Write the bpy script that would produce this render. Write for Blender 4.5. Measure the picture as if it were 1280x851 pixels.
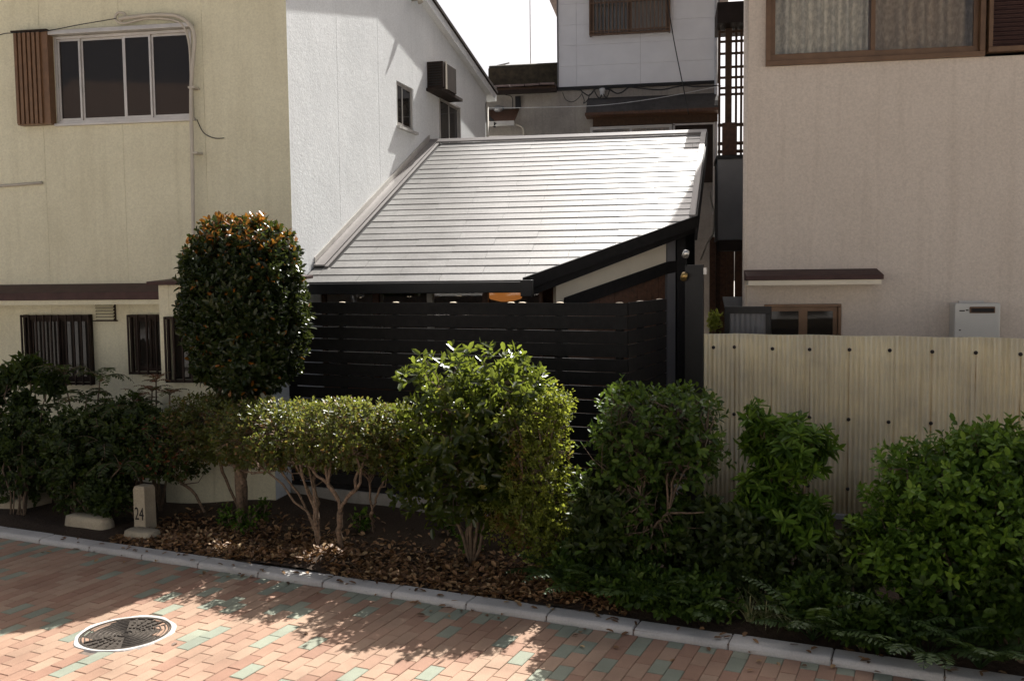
import bpy, math, random
import numpy as np
from mathutils import Vector, Matrix
random.seed(7); rng = np.random.default_rng(11)
sc = bpy.context.scene
for o in list(bpy.data.objects): bpy.data.objects.remove(o)
col = sc.collection
PI = math.pi
# ------------------------------------------------------------------ camera
F = 1170.0; CX, CY = 640.0, 425.5; H = 2.3            # focal length and centre in photo pixels, eye height
YAW = math.radians(9.5); PITCH = math.atan(80.5 / F); ROLL = 0.0115
_f = np.array([-math.sin(YAW) * math.cos(PITCH), math.cos(YAW) * math.cos(PITCH), -math.sin(PITCH)])
_r = np.array([math.cos(YAW), math.sin(YAW), 0.0]); _u = np.cross(_r, _f)
R_ = _r * math.cos(ROLL) - _u * math.sin(ROLL); U_ = _u * math.cos(ROLL) + _r * math.sin(ROLL)
R_ /= np.linalg.norm(R_); U_ /= np.linalg.norm(U_)
EYE = np.array([0, 0, H])
cam = bpy.data.cameras.new('camera'); cam.sensor_width = 36; cam.lens = 36 * F / 1280
cam.clip_start = 0.05; cam.clip_end = 2000
cob = bpy.data.objects.new('camera', cam); col.objects.link(cob)
cob.matrix_world = Matrix(((R_[0], U_[0], -_f[0], 0), (R_[1], U_[1], -_f[1], 0), (R_[2], U_[2], -_f[2], H), (0, 0, 0, 1)))
sc.camera = cob
# ------------------------------------------------------------------ light
SUN_AZ, SUN_EL = math.radians(15.0), math.radians(49.5)
w = bpy.data.worlds.new('World'); sc.world = w; w.use_nodes = True
nt = w.node_tree; sky = nt.nodes.new('ShaderNodeTexSky'); sky.sky_type = 'NISHITA'; sky.sun_disc = False
sky.sun_elevation = SUN_EL; sky.sun_rotation = SUN_AZ; sky.air_density = 0.55; sky.dust_density = 6.0; sky.ozone_density = 0.4
bg = nt.nodes['Background']; bg.inputs['Strength'].default_value = 0.072
hs = nt.nodes.new('ShaderNodeHueSaturation'); hs.inputs['Saturation'].default_value = 0.6      # hazy air: paler blue all over
nt.links.new(sky.outputs[0], hs.inputs['Color']); nt.links.new(hs.outputs[0], bg.inputs[0])
sd = Vector((math.sin(SUN_AZ) * math.cos(SUN_EL), math.cos(SUN_AZ) * math.cos(SUN_EL), math.sin(SUN_EL)))
sl = bpy.data.lights.new('sun', 'SUN'); sl.energy = 5.0; sl.angle = math.radians(0.53); sl.color = (1.0, 0.965, 0.91)
so = bpy.data.objects.new('sun', sl); col.objects.link(so); so.rotation_euler = sd.to_track_quat('Z', 'Y').to_euler(); so.location = (4, 20, 25)
sc.view_settings.view_transform = 'Standard'; sc.view_settings.look = 'None'
sc.view_settings.exposure = 1.05; sc.view_settings.gamma = 1.0; sc.view_settings.use_curve_mapping = False

# ------------------------------------------------------------------ pixels to places
KA = math.radians(15.04)                                # the path runs 15 degrees off the house fronts
PV = np.array([math.cos(KA), -math.sin(KA), 0.0]); NV = np.array([math.sin(KA), math.cos(KA), 0.0])
def ray(x, y): return _f + R_ * (x - CX) / F - U_ * (y - CY) / F
def onplane(x, y, n, c):
    d = ray(x, y); n = np.asarray(n, float); return EYE + d * ((c - n @ EYE) / (n @ d))
def PY(x, y, Y): return onplane(x, y, (0, 1, 0), Y)
def PZ(x, y, Z): return onplane(x, y, (0, 0, 1), Z)
def PN(x, y, nd): return onplane(x, y, NV, nd)
def proj(p):
    p = np.asarray(p, float) - EYE; d = p @ _f
    return np.stack([CX + F * (p @ R_) / d, CY - F * (p @ U_) / d, d], -1)
def ppm(p): return F / ((np.asarray(p) - EYE) @ _f)
def KN(s, nd, z=0.0): return PV * s + NV * nd + np.array([0, 0, z])   # path coordinates to world

# ------------------------------------------------------------------ scene helpers
ORIG = {}
def link(o, parent=None):
    col.objects.link(o)
    if parent is not None: o.parent = parent
def thing(name, label, cat, loc=(0, 0, 0), group=None, kind=None):
    o = bpy.data.objects.new(name, None); o.empty_display_size = 0.1; o.location = loc; link(o)
    o['label'] = label; o['category'] = cat
    if group: o['group'] = group
    ORIG[o] = Vector(loc); return o
def tag(o, label, cat, group=None):
    o['label'] = label; o['category'] = cat
    if group: o['group'] = group
    return o
class MB:
    def __init__(s): s.v = []; s.f = []
    def add(s, vs, fs):
        b = len(s.v); s.v += [tuple(map(float, p)) for p in vs]; s.f += [tuple(i + b for i in f) for f in fs]; return s
    def box(s, x0, x1, y0, y1, z0, z1):
        return s.add([(x, y, z) for z in (z0, z1) for y in (y0, y1) for x in (x0, x1)],
                     [(0, 2, 3, 1), (4, 5, 7, 6), (0, 1, 5, 4), (2, 6, 7, 3), (0, 4, 6, 2), (1, 3, 7, 5)])
    def obox(s, c, ax, ay, az, hx, hy, hz):
        c, ax, ay, az = (np.asarray(q, float) for q in (c, ax, ay, az))
        return s.add([c + ax * hx * i + ay * hy * j + az * hz * k for k in (-1, 1) for j in (-1, 1) for i in (-1, 1)],
                     [(0, 2, 3, 1), (4, 5, 7, 6), (0, 1, 5, 4), (2, 6, 7, 3), (0, 4, 6, 2), (1, 3, 7, 5)])
    def bar(s, a, b, wx, wz, up=(0, 0, 1)):             # rectangular bar from a to b
        a, b, up = (np.asarray(q, float) for q in (a, b, up)); d = b - a; L = np.linalg.norm(d); d /= L
        x = np.cross(d, up); x /= np.linalg.norm(x); z = np.cross(x, d)
        return s.obox((a + b) / 2, d, x, z, L / 2, wx / 2, wz / 2)
    def prism(s, poly, ext):
        poly = [np.asarray(p, float) for p in poly]; e = np.asarray(ext, float); n = len(poly)
        s.add(poly + [p + e for p in poly], [tuple(range(n))[::-1], tuple(range(n, 2 * n))] + [(i, (i + 1) % n, n + (i + 1) % n, n + i) for i in range(n)])
        return s
    def tube(s, pts, r, n=8, cap=True):
        pts = [np.asarray(p, float) for p in pts]; m = len(pts)
        rs = [r] * m if np.isscalar(r) else list(r); vs = []; prev = None
        for i, p in enumerate(pts):
            d = pts[min(i + 1, m - 1)] - pts[max(i - 1, 0)]; d = d / (np.linalg.norm(d) + 1e-9)
            if prev is None:
                t = np.array([0, 0, 1.0]) if abs(d[2]) < 0.9 else np.array([1.0, 0, 0])
            else: t = prev
            x = np.cross(t, d); x /= (np.linalg.norm(x) + 1e-9); y = np.cross(d, x); prev = y
            vs += [p + (x * math.cos(2 * PI * k / n) + y * math.sin(2 * PI * k / n)) * rs[i] for k in range(n)]
        fs = [(i * n + k, i * n + (k + 1) % n, (i + 1) * n + (k + 1) % n, (i + 1) * n + k) for i in range(m - 1) for k in range(n)]
        if cap: fs += [tuple(range(n))[::-1], tuple(range((m - 1) * n, m * n))]
        return s.add(vs, fs)
    def lathe(s, c, prof, n=24):
        vs = [(c[0] + r * math.cos(2 * PI * k / n), c[1] + r * math.sin(2 * PI * k / n), c[2] + z) for r, z in prof for k in range(n)]
        m = len(prof)
        return s.add(vs, [(i * n + k, i * n + (k + 1) % n, (i + 1) * n + (k + 1) % n, (i + 1) * n + k) for i in range(m - 1) for k in range(n)])
    def mesh(s, name, mat=None, smooth=False):
        me = bpy.data.meshes.new(name); me.from_pydata(s.v, [], s.f); me.validate(); me.update()
        import bmesh
        b = bmesh.new(); b.from_mesh(me); bmesh.ops.recalc_face_normals(b, faces=b.faces); b.to_mesh(me); b.free()
        if mat: me.materials.append(mat)
        if smooth: me.polygons.foreach_set('use_smooth', [True] * len(me.polygons))
        return me
    def build(s, name, mat, parent=None, smooth=False, bevel=0, kind=None):
        o = bpy.data.objects.new(name, s.mesh(name, mat, smooth)); link(o, parent)
        if parent is not None: o.location = -ORIG.get(parent, Vector())
        ORIG[o] = Vector()
        if bevel:
            m = o.modifiers.new('bevel', 'BEVEL'); m.width = bevel; m.segments = 2; m.limit_method = 'ANGLE'
        if kind: o['kind'] = kind
        return o
def inst(me, name, loc, parent=None, rot=(0, 0, 0), scale=(1, 1, 1)):
    o = bpy.data.objects.new(name, me); link(o, parent)
    o.location = Vector(loc) - (ORIG.get(parent, Vector()) if parent is not None else Vector()); o.rotation_euler = rot; o.scale = scale
    ORIG[o] = Vector(loc); return o
def clip(poly, planes):                                  # convex clip in 2D, keep a*x+b*y<=c
    for a, b, c in planes:
        out = []
        for i, p in enumerate(poly):
            q = poly[(i + 1) % len(poly)]; dp = a * p[0] + b * p[1] - c; dq = a * q[0] + b * q[1] - c
            if dp <= 0: out.append(p)
            if (dp < 0 < dq) or (dq < 0 < dp):
                t = dp / (dp - dq); out.append((p[0] + (q[0] - p[0]) * t, p[1] + (q[1] - p[1]) * t))
        poly = out
        if len(poly) < 3: return []
    return poly
def smooth_path(pts, n=6):
    pts = [np.asarray(p, float) for p in pts]; out = []
    for i in range(len(pts) - 1):
        p0, p1, p2, p3 = pts[max(i - 1, 0)], pts[i], pts[i + 1], pts[min(i + 2, len(pts) - 1)]
        for k in range(n):
            t = k / n
            out.append(0.5 * ((2 * p1) + (p2 - p0) * t + (2 * p0 - 5 * p1 + 4 * p2 - p3) * t * t + (3 * p1 - p0 - 3 * p2 + p3) * t ** 3))
    return out + [pts[-1]]

# ------------------------------------------------------------------ materials
def nmat(name):
    m = bpy.data.materials.new(name); m.use_nodes = True; t = m.node_tree
    return m, t, t.nodes['Principled BSDF']
def N(t, typ, **kw):
    n = t.nodes.new(typ)
    for k, v in kw.items(): setattr(n, k, v)
    return n
def ramp(t, fac, stops):
    r = N(t, 'ShaderNodeValToRGB'); e = r.color_ramp.elements
    while len(e) < len(stops): e.new(0.5)
    for i, (p, c) in enumerate(stops): e[i].position = p; e[i].color = (*c, 1) if len(c) == 3 else c
    t.links.new(fac, r.inputs[0]); return r
def coords(t, scale=(1, 1, 1)):
    tc = N(t, 'ShaderNodeTexCoord'); mp = N(t, 'ShaderNodeMapping'); mp.inputs['Scale'].default_value = scale
    geo = N(t, 'ShaderNodeNewGeometry'); t.links.new(geo.outputs['Position'], mp.inputs[0]); return mp.outputs[0]
def noise(t, vec, scale, detail=4, rough=0.6):
    n = N(t, 'ShaderNodeTexNoise'); n.inputs['Scale'].default_value = scale; n.inputs['Detail'].default_value = detail; n.inputs['Roughness'].default_value = rough
    t.links.new(vec, n.inputs['Vector']); return n.outputs['Fac']
def mix(t, a, b, fac, mode='MIX'):
    m = N(t, 'ShaderNodeMix', data_type='RGBA', blend_type=mode)
    for s, v in ((m.inputs[0], fac), (m.inputs[6], a), (m.inputs[7], b)):
        if hasattr(v, 'links') or hasattr(v, 'is_linked'): t.links.new(v, s)
        elif isinstance(v, (int, float)): s.default_value = v
        else: s.default_value = (*v, 1)
    return m.outputs[2]
def bump(t, b, h, strength, dist):
    n = N(t, 'ShaderNodeBump'); n.inputs['Strength'].default_value = strength; n.inputs['Distance'].default_value = dist
    t.links.new(h, n.inputs['Height']); t.links.new(n.outputs[0], b.inputs['Normal'])
def plain(name, c, rough=0.6, metal=0.0, var=0.15, vs=6.0, spec=0.5, bmp=0.0, bs=80.0):
    m, t, b = nmat(name); v = coords(t)
    n = noise(t, v, vs, 5)
    r = ramp(t, n, [(0.3, tuple(x * (1 - var) for x in c)), (0.7, tuple(min(1, x * (1 + var)) for x in c))])
    t.links.new(r.outputs[0], b.inputs['Base Color']); b.inputs['Roughness'].default_value = rough; b.inputs['Metallic'].default_value = metal
    b.inputs['Specular IOR Level'].default_value = spec
    if bmp: bump(t, b, noise(t, v, bs, 3), bmp, 0.004)
    return m
def stucco(name, c, stain, grain=140.0, bmp=0.6, dist=0.004, streak=0.35, blot=0.25, rough=0.9, coarse=0):
    """painted render: fine grain, blotches and vertical rain streaks"""
    m, t, b = nmat(name); v = coords(t)
    g = noise(t, v, grain, 3, 0.7); bl = noise(t, v, 1.3, 5, 0.65); st = noise(t, coords(t, (9, 9, 0.55)), 1.0, 4, 0.6)
    r1 = ramp(t, bl, [(0.38, (0, 0, 0)), (0.72, (1, 1, 1))]); r2 = ramp(t, st, [(0.50, (0, 0, 0)), (0.78, (1, 1, 1))])
    m1 = N(t, 'ShaderNodeMath', operation='MULTIPLY'); m1.inputs[1].default_value = blot; t.links.new(r1.outputs[0], m1.inputs[0])
    m2 = N(t, 'ShaderNodeMath', operation='MULTIPLY'); m2.inputs[1].default_value = streak; t.links.new(r2.outputs[0], m2.inputs[0])
    c1 = mix(t, c, stain, m1.outputs[0]); c2 = mix(t, c1, stain, m2.outputs[0])
    rg = ramp(t, g, [(0.3, (0.86, 0.86, 0.86)), (0.65, (1.04, 1.04, 1.04))])
    t.links.new(mix(t, c2, rg.outputs[0], 1.0, 'MULTIPLY'), b.inputs['Base Color'])
    b.inputs['Roughness'].default_value = rough; b.inputs['Specular IOR Level'].default_value = 0.25
    if coarse:
        g2 = noise(t, v, coarse, 5, 0.7); ad = N(t, 'ShaderNodeMath', operation='ADD'); t.links.new(g, ad.inputs[0]); t.links.new(g2, ad.inputs[1]); g = ad.outputs[0]
    bump(t, b, g, bmp, dist); return m
def glass(name, c=(0.022, 0.019, 0.016), rough=0.04):
    m, t, b = nmat(name); b.inputs['Base Color'].default_value = (*c, 1); b.inputs['Roughness'].default_value = rough
    b.inputs['Specular IOR Level'].default_value = 0.3
    n = noise(t, coords(t), 1.5, 2); bump(t, b, n, 0.05, 0.01); return m
def clear_glass(name):
    m, t, b = nmat(name); out = t.nodes['Material Output']
    tr = N(t, 'ShaderNodeBsdfTransparent'); gl = N(t, 'ShaderNodeBsdfGlossy'); gl.inputs['Roughness'].default_value = 0.03
    fr = N(t, 'ShaderNodeFresnel'); fr.inputs[0].default_value = 1.5; mx = N(t, 'ShaderNodeMixShader')
    tr.inputs[0].default_value = (0.90, 0.90, 0.88, 1)
    t.links.new(fr.outputs[0], mx.inputs[0]); t.links.new(tr.outputs[0], mx.inputs[1]); t.links.new(gl.outputs[0], mx.inputs[2]); t.links.new(mx.outputs[0], out.inputs[0]); return m
def tinted(name, stops, rough=0.8, gvar=0.2, gs=60.0, bmp=0.4, spec=0.4):
    """colour picked for every piece by its 'tint' attribute"""
    m, t, b = nmat(name); at = N(t, 'ShaderNodeAttribute', attribute_name='tint')
    r = ramp(t, at.outputs['Fac'], stops); v = coords(t); g = noise(t, v, gs, 4, 0.7)
    rg = ramp(t, g, [(0.25, (1 - gvar,) * 3), (0.75, (1 + gvar * 0.5,) * 3)])
    bl = noise(t, v, 2.2, 4); rb = ramp(t, bl, [(0.32, (0.78, 0.77, 0.76)), (0.66, (1.07, 1.07, 1.07))])
    t.links.new(mix(t, mix(t, r.outputs[0], rg.outputs[0], 1.0, 'MULTIPLY'), rb.outputs[0], 1.0, 'MULTIPLY'), b.inputs['Base Color'])
    b.inputs['Roughness'].default_value = rough; b.inputs['Specular IOR Level'].default_value = spec
    if bmp: bump(t, b, g, bmp, 0.003)
    return m
def leafmat(name, stops, rough=0.38, trans=0.28, spec=0.5, tcol=(0.16, 0.22, 0.03), tmix=0.55):
    m, t, b = nmat(name); at = N(t, 'ShaderNodeAttribute', attribute_name='tint'); r = ramp(t, at.outputs['Fac'], stops)
    t.links.new(r.outputs[0], b.inputs['Base Color']); b.inputs['Roughness'].default_value = rough; b.inputs['Specular IOR Level'].default_value = spec
    tl = N(t, 'ShaderNodeBsdfTranslucent'); t.links.new(mix(t, r.outputs[0], tcol, tmix), tl.inputs[0])
    mx = N(t, 'ShaderNodeMixShader'); mx.inputs[0].default_value = trans
    t.links.new(b.outputs[0], mx.inputs[1]); t.links.new(tl.outputs[0], mx.inputs[2]); t.links.new(mx.outputs[0], t.nodes['Material Output'].inputs[0]); return m

M = {}
M['cream'] = stucco('cream_render', (0.70, 0.67, 0.50), (0.40, 0.36, 0.24), 55, 0.4, 0.005, 0.26, 0.22)
M['white'] = stucco('white_render', (0.85, 0.87, 0.87), (0.62, 0.64, 0.64), 45, 0.55, 0.007, 0.25, 0.35, coarse=9)
M['beige'] = stucco('beige_render', (0.64, 0.56, 0.475), (0.42, 0.35, 0.28), 48, 0.55, 0.006, 0.35, 0.15)
M['concrete'] = stucco('concrete', (0.34, 0.32, 0.29), (0.16, 0.15, 0.14), 60, 0.5, 0.004, 0.4, 0.5)
M['greyrender'] = stucco('grey_render', (0.50, 0.49, 0.48), (0.36, 0.35, 0.34), 40, 0.5, 0.005, 0.3, 0.3)
M['oldwall'] = stucco('old_render', (0.42, 0.38, 0.33), (0.14, 0.13, 0.13), 30, 0.4, 0.005, 0.4, 0.6)
M['siding'] = plain('white_siding', (0.84, 0.84, 0.84), 0.55, var=0.04, vs=3)
M['brownmetal'] = plain('brown_sheet_metal', (0.060, 0.031, 0.027), 0.6, spec=0.25, var=0.25, vs=9)
M['shutter'] = plain('brown_shutter', (0.15, 0.078, 0.036), 0.45, var=0.2, vs=14)
M['alu'] = plain('aluminium', (0.50, 0.48, 0.45), 0.4, 0.6, var=0.12)
M['alubrown'] = plain('bronze_aluminium', (0.15, 0.085, 0.045), 0.4, 0.3, var=0.2)
M['darkbrown'] = plain('dark_brown_metal', (0.030, 0.020, 0.015), 0.7, var=0.3, spec=0.2)
M['black'] = plain('black_stain', (0.011, 0.010, 0.0095), 0.65, var=0.35, vs=18, spec=0.2, bmp=0.3, bs=60)
M['blackmetal'] = plain('black_metal', (0.012, 0.0115, 0.011), 0.45, var=0.2, spec=0.3)
M['boards'] = plain('brown_boards', (0.10, 0.045, 0.022), 0.6, var=0.4, vs=22)
M['creamwall'] = plain('cream_plaster', (0.74, 0.67, 0.53), 0.9, var=0.04)
M['glass'] = glass('window_glass'); M['clear'] = clear_glass('clear_glass')
M['dark'] = plain('dark_interior', (0.02, 0.017, 0.015), 0.9)
M['pipe'] = plain('grey_pvc', (0.46, 0.42, 0.35), 0.5, var=0.08)
M['cable'] = plain('black_cable', (0.015, 0.014, 0.014), 0.5)
M['whitecable'] = plain('white_cable', (0.6, 0.6, 0.6), 0.5)
M['slate'] = tinted('roof_slate', [(0, (0.205, 0.20, 0.192)), (1, (0.235, 0.228, 0.218))], rough=0.40, gvar=0.35, gs=45, bmp=0.25, spec=0.6)
M['flash'] = plain('flashing_metal', (0.17, 0.155, 0.148), 0.5, 0.1, var=0.06)
M['soil'] = stucco('soil', (0.060, 0.040, 0.026), (0.028, 0.019, 0.012), 30, 1.0, 0.02, 0.0, 0.6)
M['sand'] = stucco('ground_sheet', (0.44, 0.41, 0.37), (0.34, 0.31, 0.28), 20, 0.4, 0.01, 0.0, 0.4)
M['joint'] = plain('joint_sand', (0.15, 0.115, 0.09), 0.95, var=0.3, vs=30)
M['kerb'] = stucco('kerb_concrete', (0.55, 0.53, 0.50), (0.30, 0.285, 0.265), 90, 0.5, 0.003, 0.0, 0.7)
M['paver'] = tinted('paver', [(0.0, (0.28, 0.158, 0.108)), (0.25, (0.34, 0.215, 0.148)), (0.5, (0.37, 0.255, 0.178)), (0.74, (0.30, 0.175, 0.118)), (0.76, (0.21, 0.235, 0.185)), (1.0, (0.275, 0.29, 0.22))], rough=0.85, gvar=0.22, gs=140)
M['iron'] = plain('cast_iron', (0.10, 0.085, 0.072), 0.45, 0.6, var=0.4, vs=40)
M['whitecement'] = plain('pale_cement', (0.47, 0.455, 0.43), 0.85, var=0.25, vs=14, bmp=0.4)
M['bark'] = plain('bark', (0.17, 0.118, 0.078), 0.9, var=0.6, vs=45, bmp=1.0, bs=110)
M['barkmid'] = plain('grey_brown_bark', (0.10, 0.072, 0.048), 0.9, var=0.5, vs=45, bmp=0.8, bs=110)
M['barkdark'] = plain('dark_bark', (0.12, 0.085, 0.055), 0.9, var=0.4, vs=30, bmp=0.6, bs=70)
M['stone'] = stucco('stone', (0.50, 0.43, 0.31), (0.20, 0.17, 0.12), 60, 0.8, 0.006, 0.3, 0.6)
M['terracotta'] = plain('terracotta', (0.33, 0.11, 0.055), 0.8, var=0.25)
M['greypanel'] = plain('grey_sheet', (0.15, 0.15, 0.152), 0.6, var=0.12, vs=3)
M['oldmetal'] = stucco('weathered_sheet', (0.10, 0.092, 0.085), (0.03, 0.028, 0.026), 20, 0.3, 0.003, 0.5, 0.6)
M['heater'] = plain('heater_enamel', (0.56, 0.55, 0.50), 0.4, var=0.03)
M['wood'] = plain('old_wood', (0.075, 0.038, 0.018), 0.75, var=0.35, vs=20)
M['brass'] = plain('brass', (0.42, 0.28, 0.10), 0.3, 0.8); M['chrome'] = plain('chrome', (0.55, 0.54, 0.5), 0.25, 0.8)
M['log'] = plain('sunlit_log_end', (0.62, 0.52, 0.38), 0.8)  # pale post tops: the sun on the log ends is put into the colour
M['rooftile'] = plain('old_roof_tile', (0.20, 0.145, 0.13), 0.7, var=0.3); M['moss'] = plain('mossy_tile', (0.06, 0.05, 0.03), 0.9, var=0.5, vs=9)
def lampmat():
    m, t, b = nmat('paper_lampshade'); b.inputs['Base Color'].default_value = (0.55, 0.22, 0.07, 1)
    b.inputs['Emission Color'].default_value = (1.0, 0.35, 0.08, 1); b.inputs['Emission Strength'].default_value = 0.16; return m
M['lampshade'] = lampmat()
def curtainmat(name, c):
    m, t, b = nmat(name); v = coords(t); n = noise(t, coords(t, (24, 24, 17)), 1.0, 2)
    r = ramp(t, n, [(0.40, tuple(x * 0.72 for x in c)), (0.60, c)]); t.links.new(r.outputs[0], b.inputs['Base Color']); b.inputs['Roughness'].default_value = 0.9; return m
M['lace'] = curtainmat('lace_curtain', (0.92, 0.86, 0.76)); M['drape'] = curtainmat('brown_lace', (0.62, 0.50, 0.38))
def corrugatedmat():
    m, t, b = nmat('yellowed_corrugated_plastic'); tc = N(t, 'ShaderNodeTexCoord'); sep = N(t, 'ShaderNodeSeparateXYZ'); t.links.new(tc.outputs['Object'], sep.inputs[0])
    v = coords(t); st = noise(t, coords(t, (28, 28, 0.8)), 1.0, 4); bl = noise(t, v, 2.5, 5)
    r = ramp(t, st, [(0.3, (0.82, 0.70, 0.44)), (0.55, (0.92, 0.82, 0.58)), (0.8, (0.94, 0.87, 0.67))])
    rb = ramp(t, bl, [(0.3, (0.78, 0.78, 0.8)), (0.7, (1.05, 1.04, 1.0))]); c = mix(t, r.outputs[0], rb.outputs[0], 1.0, 'MULTIPLY')
    # rust that has run down from the two fixings of each sheet
    fac = None
    for bx in (0.0, 0.333):
        s1 = N(t, 'ShaderNodeMath', operation='SUBTRACT'); s1.inputs[1].default_value = bx; t.links.new(sep.outputs[0], s1.inputs[0])
        s2 = N(t, 'ShaderNodeMath', operation='ABSOLUTE'); t.links.new(s1.outputs[0], s2.inputs[0])
        s3 = N(t, 'ShaderNodeMapRange'); s3.inputs[1].default_value = 0.008; s3.inputs[2].default_value = 0.002; t.links.new(s2.outputs[0], s3.inputs[0])
        fac = s3.outputs[0] if fac is None else (lambda a, bb: (t.links.new(a, (mm := N(t, 'ShaderNodeMath', operation='MAXIMUM')).inputs[0]), t.links.new(bb, mm.inputs[1]), mm.outputs[0])[-1])(fac, s3.outputs[0])
    zr = N(t, 'ShaderNodeMapRange'); zr.inputs[1].default_value = 1.62; zr.inputs[2].default_value = 1.60; t.links.new(sep.outputs[2], zr.inputs[0])
    nn = noise(t, coords(t, (3, 3, 3)), 1.0, 3); rn = ramp(t, nn, [(0.36, (0.05, 0.05, 0.05)), (0.66, (0.9, 0.9, 0.9))])
    m1 = N(t, 'ShaderNodeMath', operation='MULTIPLY'); t.links.new(fac, m1.inputs[0]); t.links.new(zr.outputs[0], m1.inputs[1])
    m2 = N(t, 'ShaderNodeMath', operation='MULTIPLY'); t.links.new(m1.outputs[0], m2.inputs[0]); t.links.new(rn.outputs[0], m2.inputs[1])
    cc = mix(t, c, (0.45, 0.27, 0.09), m2.outputs[0])
    t.links.new(cc, b.inputs['Base Color']); b.inputs['Roughness'].default_value = 0.5
    tl = N(t, 'ShaderNodeBsdfTranslucent'); t.links.new(cc, tl.inputs[0]); mx = N(t, 'ShaderNodeMixShader'); mx.inputs[0].default_value = 0.18
    t.links.new(b.outputs[0], mx.inputs[1]); t.links.new(tl.outputs[0], mx.inputs[2]); t.links.new(mx.outputs[0], t.nodes['Material Output'].inputs[0]); return m
M['corr'] = corrugatedmat()
M['rust'] = plain('rusty_bolt', (0.02, 0.013, 0.01), 0.7)
M['rope'] = plain('rubber_washer', (0.03, 0.026, 0.02), 0.8)

# ------------------------------------------------------------------ ground, path, kerb
def structure(o): o['kind'] = 'structure'; return o
structure(MB().add([(-300, -300, -0.04), (300, -300, -0.04), (300, 300, -0.04), (-300, 300, -0.04)], [(0, 1, 2, 3)]).build('ground', M['sand']))
ND0 = 5.636                                              # front of the kerb
def strip(s0, s1, n0, n1, z): return [KN(s0, n0, z), KN(s1, n0, z), KN(s1, n1, z), KN(s0, n1, z)]
path = structure(MB().add(strip(-14, 8, -2.5, ND0 + 0.05, -0.007), [(0, 1, 2, 3)]).build('path', M['joint']))
def settint(me, vals):
    a = me.attributes.new('tint', 'FLOAT', 'FACE'); a.data.foreach_set('value', np.asarray(vals, dtype=np.float32))
def paver_shape(lx, ly):                                 # chamfered block, top at z 0
    c = 0.004; hx, hy = lx / 2, ly / 2
    v = [(-hx, -hy, -0.03), (hx, -hy, -0.03), (hx, hy, -0.03), (-hx, hy, -0.03), (-hx, -hy, -c * .8), (hx, -hy, -c * .8), (hx, hy, -c * .8), (-hx, hy, -c * .8),
         (-hx + c, -hy + c, 0), (hx - c, -hy + c, 0), (hx - c, hy - c, 0), (-hx + c, hy - c, 0)]
    f = [(8, 9, 10, 11)] + [(a, (a + 1) % 4, (a + 1) % 4 + 4, a + 4) for a in range(4)] + [(a + 4, (a + 1) % 4 + 4, (a + 1) % 4 + 8, a + 8) for a in range(4)]
    return v, f
MAN = PZ(157, 791, 0)[:3]
BW, BL, GAP = 0.1005, 0.201, 0.003
bricks = []
for ci in range(int(-12 / BW), int(4.5 / BW)):
    s = (ci + 0.5) * BW; off = BL / 2 if ci % 2 else 0.0; nd = ND0 - 0.004
    first = True
    while nd > 0.8:
        L = BL / 2 if (first and off) else BL
        green = (first and off and ci % 4 in (1, 3) and random.random() < 0.75) or random.random() < 0.13
        tv = random.uniform(0.78, 1.0) if green else random.uniform(0, 0.73)
        bricks.append([s, nd - L / 2, L, tv, random.uniform(-0.0015, 0.0015), random.uniform(-0.006, 0.006)])
        nd -= L; first = False
bricks = [b for b in bricks if np.linalg.norm(KN(b[0], b[1])[:2] - MAN[:2]) > 0.27]
def vis(b):
    x, y, d = proj(KN(b[0], b[1])); return (20 < x < 1262 and y < 838 and y > 400 and d > 0), d
cand = sorted([(vis(b)[1], i) for i, b in enumerate(bricks) if vis(b)[0] and b[2] > 0.15])[:300]
near = {i for _, i in cand}
variants = []
for k in range(14):
    tv = (k + 0.5) / 10 * 0.73 if k < 10 else 0.79 + (k - 10) * 0.06
    v, f = paver_shape(BW - GAP, BL - GAP); mb = MB().add(v, f); me = mb.mesh('paver', M['paver']); settint(me, [tv] * len(me.polygons)); variants.append((tv, me))
bv, bf, bt = [], [], []
ang = -KA
ca, sa = math.cos(ang), math.sin(ang)
for i, (s, nd, L, tv, dz, dr) in enumerate(bricks):
    p = KN(s, nd)
    if i in near:
        me = min(variants, key=lambda q: abs(q[0] - tv))[1]; inst(me, 'paver', (p[0], p[1], dz), path, (dr * .4, dr * .3, ang + dr))
    else:
        v, f = paver_shape(BW - GAP, L - GAP); c2, s2 = math.cos(ang + dr), math.sin(ang + dr); b0 = len(bv)
        bv += [(p[0] + x * c2 - y * s2, p[1] + x * s2 + y * c2, z + dz) for x, y, z in v]; bf += [tuple(j + b0 for j in q) for q in f]; bt += [tv] * len(f)
me = bpy.data.meshes.new('paver_field'); me.from_pydata(bv, [], bf); me.materials.append(M['paver']); settint(me, bt)
o = bpy.data.objects.new('paver_field', me); link(o, path); o['kind'] = 'stuff'
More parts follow.
